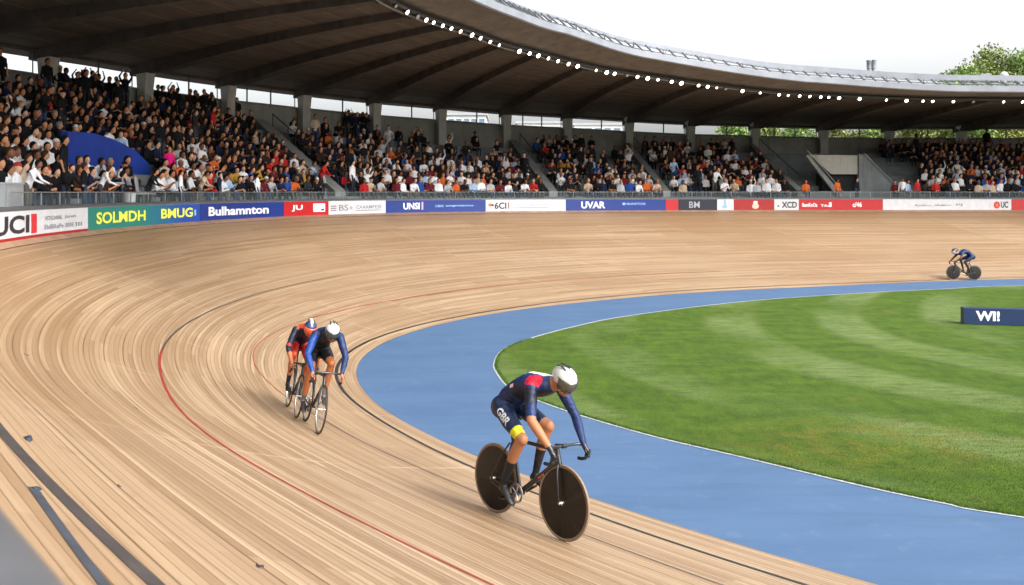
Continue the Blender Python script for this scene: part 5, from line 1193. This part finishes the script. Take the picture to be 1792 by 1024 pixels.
# trees and buildings beyond the stand
def leaf_mat(name, a, b_):
    m = mat(name, a, .7, spec=.2); N = NT(m); g = N.n('ShaderNodeNewGeometry'); tc = N.n('ShaderNodeTexCoord'); f = N.noise(tc.outputs['Object'], .7, 4, .6)
    c = N.mix(g.outputs['Random Per Island'], a, b_); c = N.mix(N.rng(f, .4, .7, 0, .6), c, tuple(k*.45 for k in a)); N.l(c, N.b.inputs['Base Color']); 
    return m
LM = [leaf_mat('leaves_green', (.11, .19, .045), (.26, .36, .10)), leaf_mat('leaves_olive', (.14, .19, .05), (.30, .35, .11)), leaf_mat('leaves_yellowish', (.16, .19, .04), (.34, .34, .10))]
M['bark'] = mat('bark', (.09, .065, .045), .9, noise=.4, nscale=6, bump=.5)
def tree(x, y, h, cw, kind, lab, seed, base=-.4, nl=5200, z0f=.25):
    rg = np.random.default_rng(seed); r_ = random.Random(seed); r = empty('tree', lab, 'tree', 'trees beyond the grandstand', Matrix.Translation((x, y, base)))
    b = MB(); b.tube([(0, 0, 0), (.1, .05, h*.3), (-.05, .1, h*.55), (.1, 0, h*.85)], [.28, .2, .13, .04], 8)
    cl = []
    for k in range(46):
        a = r_.uniform(0, 6.28); zz = h*(z0f+(1-z0f)*r_.random()**.8); rr_ = cw*.5*math.sin(math.pi*min(1, max(.12, (zz/h-z0f+.12)/(1.08-z0f))))**.6*r_.uniform(.35, 1); c = np.array([math.cos(a)*rr_, math.sin(a)*rr_, zz-.4]); cl.append((c, r_.uniform(.55, 1.15)*cw*.12+.25))
        if k < 12: b.tube([(0, 0, zz*.55), (c[0]*.6, c[1]*.6, zz*.8), tuple(c)], [.08, .05, .02], 5)
    b.build('trunk', M['bark'], r, smooth=True, fix=False)
    ci = rg.integers(0, len(cl), nl); Cn = np.array([cl[i][0] for i in ci]); Rd = np.array([cl[i][1] for i in ci]); v = rg.normal(size=(nl, 3)); v /= np.linalg.norm(v, axis=1)[:, None]
    P = Cn+v*(Rd*rg.random(nl)**.45)[:, None]*np.array([1, 1, .75]); a = rg.normal(size=(nl, 3)); a /= np.linalg.norm(a, axis=1)[:, None]; b2 = np.cross(a, rg.normal(size=(nl, 3))); b2 /= np.linalg.norm(b2, axis=1)[:, None]; s_ = rg.uniform(.10, .22, nl)[:, None]
    V = np.stack([P-a*s_, P+b2*s_*.55, P+a*s_, P-b2*s_*.55], 1).reshape(-1, 3); F = [(4*i, 4*i+1, 4*i+2, 4*i+3) for i in range(nl)]
    me = bpy.data.meshes.new('crown'); me.from_pydata(V.tolist(), [], F); me.materials.append(LM[kind]); o = bpy.data.objects.new('crown', me); C.objects.link(o); o.parent = r
def tx(px, D): return (px-CX)*D/FPX
for i, (px, D, h, cw, kd, lab, nl) in enumerate([
    (1686, 88, 16.8, 11, 0, 'green tree rising just over the roof, leftmost of the tall group', 10000), (1735, 92, 18.9, 12, 1, 'tallest olive green tree over the roof behind the small white dome', 12000), (1790, 90, 18.4, 12, 0, 'tall green tree over the roof at the right border', 12000),
    (1622, 86, 13.2, 4.5, 2, 'yellowish treetop barely showing over the roof left of the tall trees', 4000), (1280, 84, 11.0, 5, 0, 'green bushy tree seen through the sixth window from the right', 4500), (1345, 88, 11.2, 5.5, 1, 'olive tree seen through the window bay left of the tunnel', 4500), (1400, 84, 11.2, 5, 0, 'green tree seen through the window bay above the empty terrace', 4500), (1470, 86, 11.2, 5.5, 2, 'yellowish green tree seen through the window bay above the tunnel', 4500),
    (1528, 84, 11.2, 5, 0, 'green tree seen through the window just right of the tunnel', 4500), (1590, 88, 11.3, 5.5, 2, 'yellowish tree seen through the window with the raised round head in front', 4500), (1640, 84, 11.3, 5, 1, 'olive green tree seen low through the window under the tall trees', 4500), (1750, 84, 11.3, 6, 2, 'yellow green tree seen through the rightmost window', 4500), (1700, 82, 11.3, 5, 0, 'green tree seen through the glass beside the rightmost column', 4500)]):
    tree(tx(px, D), D, h*(1.0 if i < 4 else 1.05), cw*(1.25 if i < 4 else 1.5), kd, lab, 40+i, nl=nl, z0f=.30)
M['render'] = mat('pale_render', (.62, .62, .60), .8, noise=.08, nscale=.5); M['bglass'] = mat('building_glass', (.14, .24, .34), .15, .2); M['rooff'] = mat('flat_roof', (.36, .36, .37), .8)
def building(px0, px1, D, ytop, lab, wins, cols=6, rows=4):
    x0, x1 = tx(px0, D), tx(px1, D); h = EZ+(YH-ytop)*D/FPX+.4; w_ = x1-x0; r = empty('building', lab, 'building', None, Matrix.Translation(((x0+x1)/2, D+4, -.4))); b = MB(); b.box((0, 0, h/2), (w_, 8, h)); b.build('wall', M['render'], r)
    b = MB(); b.box((0, 0, h+.12), (w_+.4, 8.4, .24)); b.build('roof', M['rooff'], r)
    for i in range(cols):
        for j in range(rows):
            zc = h-1.1-j*2.6; xc = (i+.5-cols/2)*w_/cols
            if zc < 1: continue
            fo = MB(); ww, wh = w_/cols*.62, 1.4
            for dx_, dz_, sx_, sz_ in ((0, wh/2, ww, .08), (0, -wh/2, ww, .08), (-ww/2, 0, .08, wh+.08), (ww/2, 0, .08, wh+.08)): fo.box((xc+dx_, -4.03, zc+dz_), (sx_, .1, sz_))
            wo = fo.build('window', M['steel'], r); g = MB(); g.box((xc, -4.01, zc), (ww-.06, .05, wh-.06)); g.build('pane', M['bglass'], wo)
building(770, 850, 96, 202, 'pale apartment block with blue glass seen through the windows above the UNSI board', 1)
building(905, 985, 104, 216, 'low whitish building seen through the windows above the 6CI board', 1)
building(1005, 1105, 112, 219, 'long low pale building seen through the windows above the UVAR board', 1)
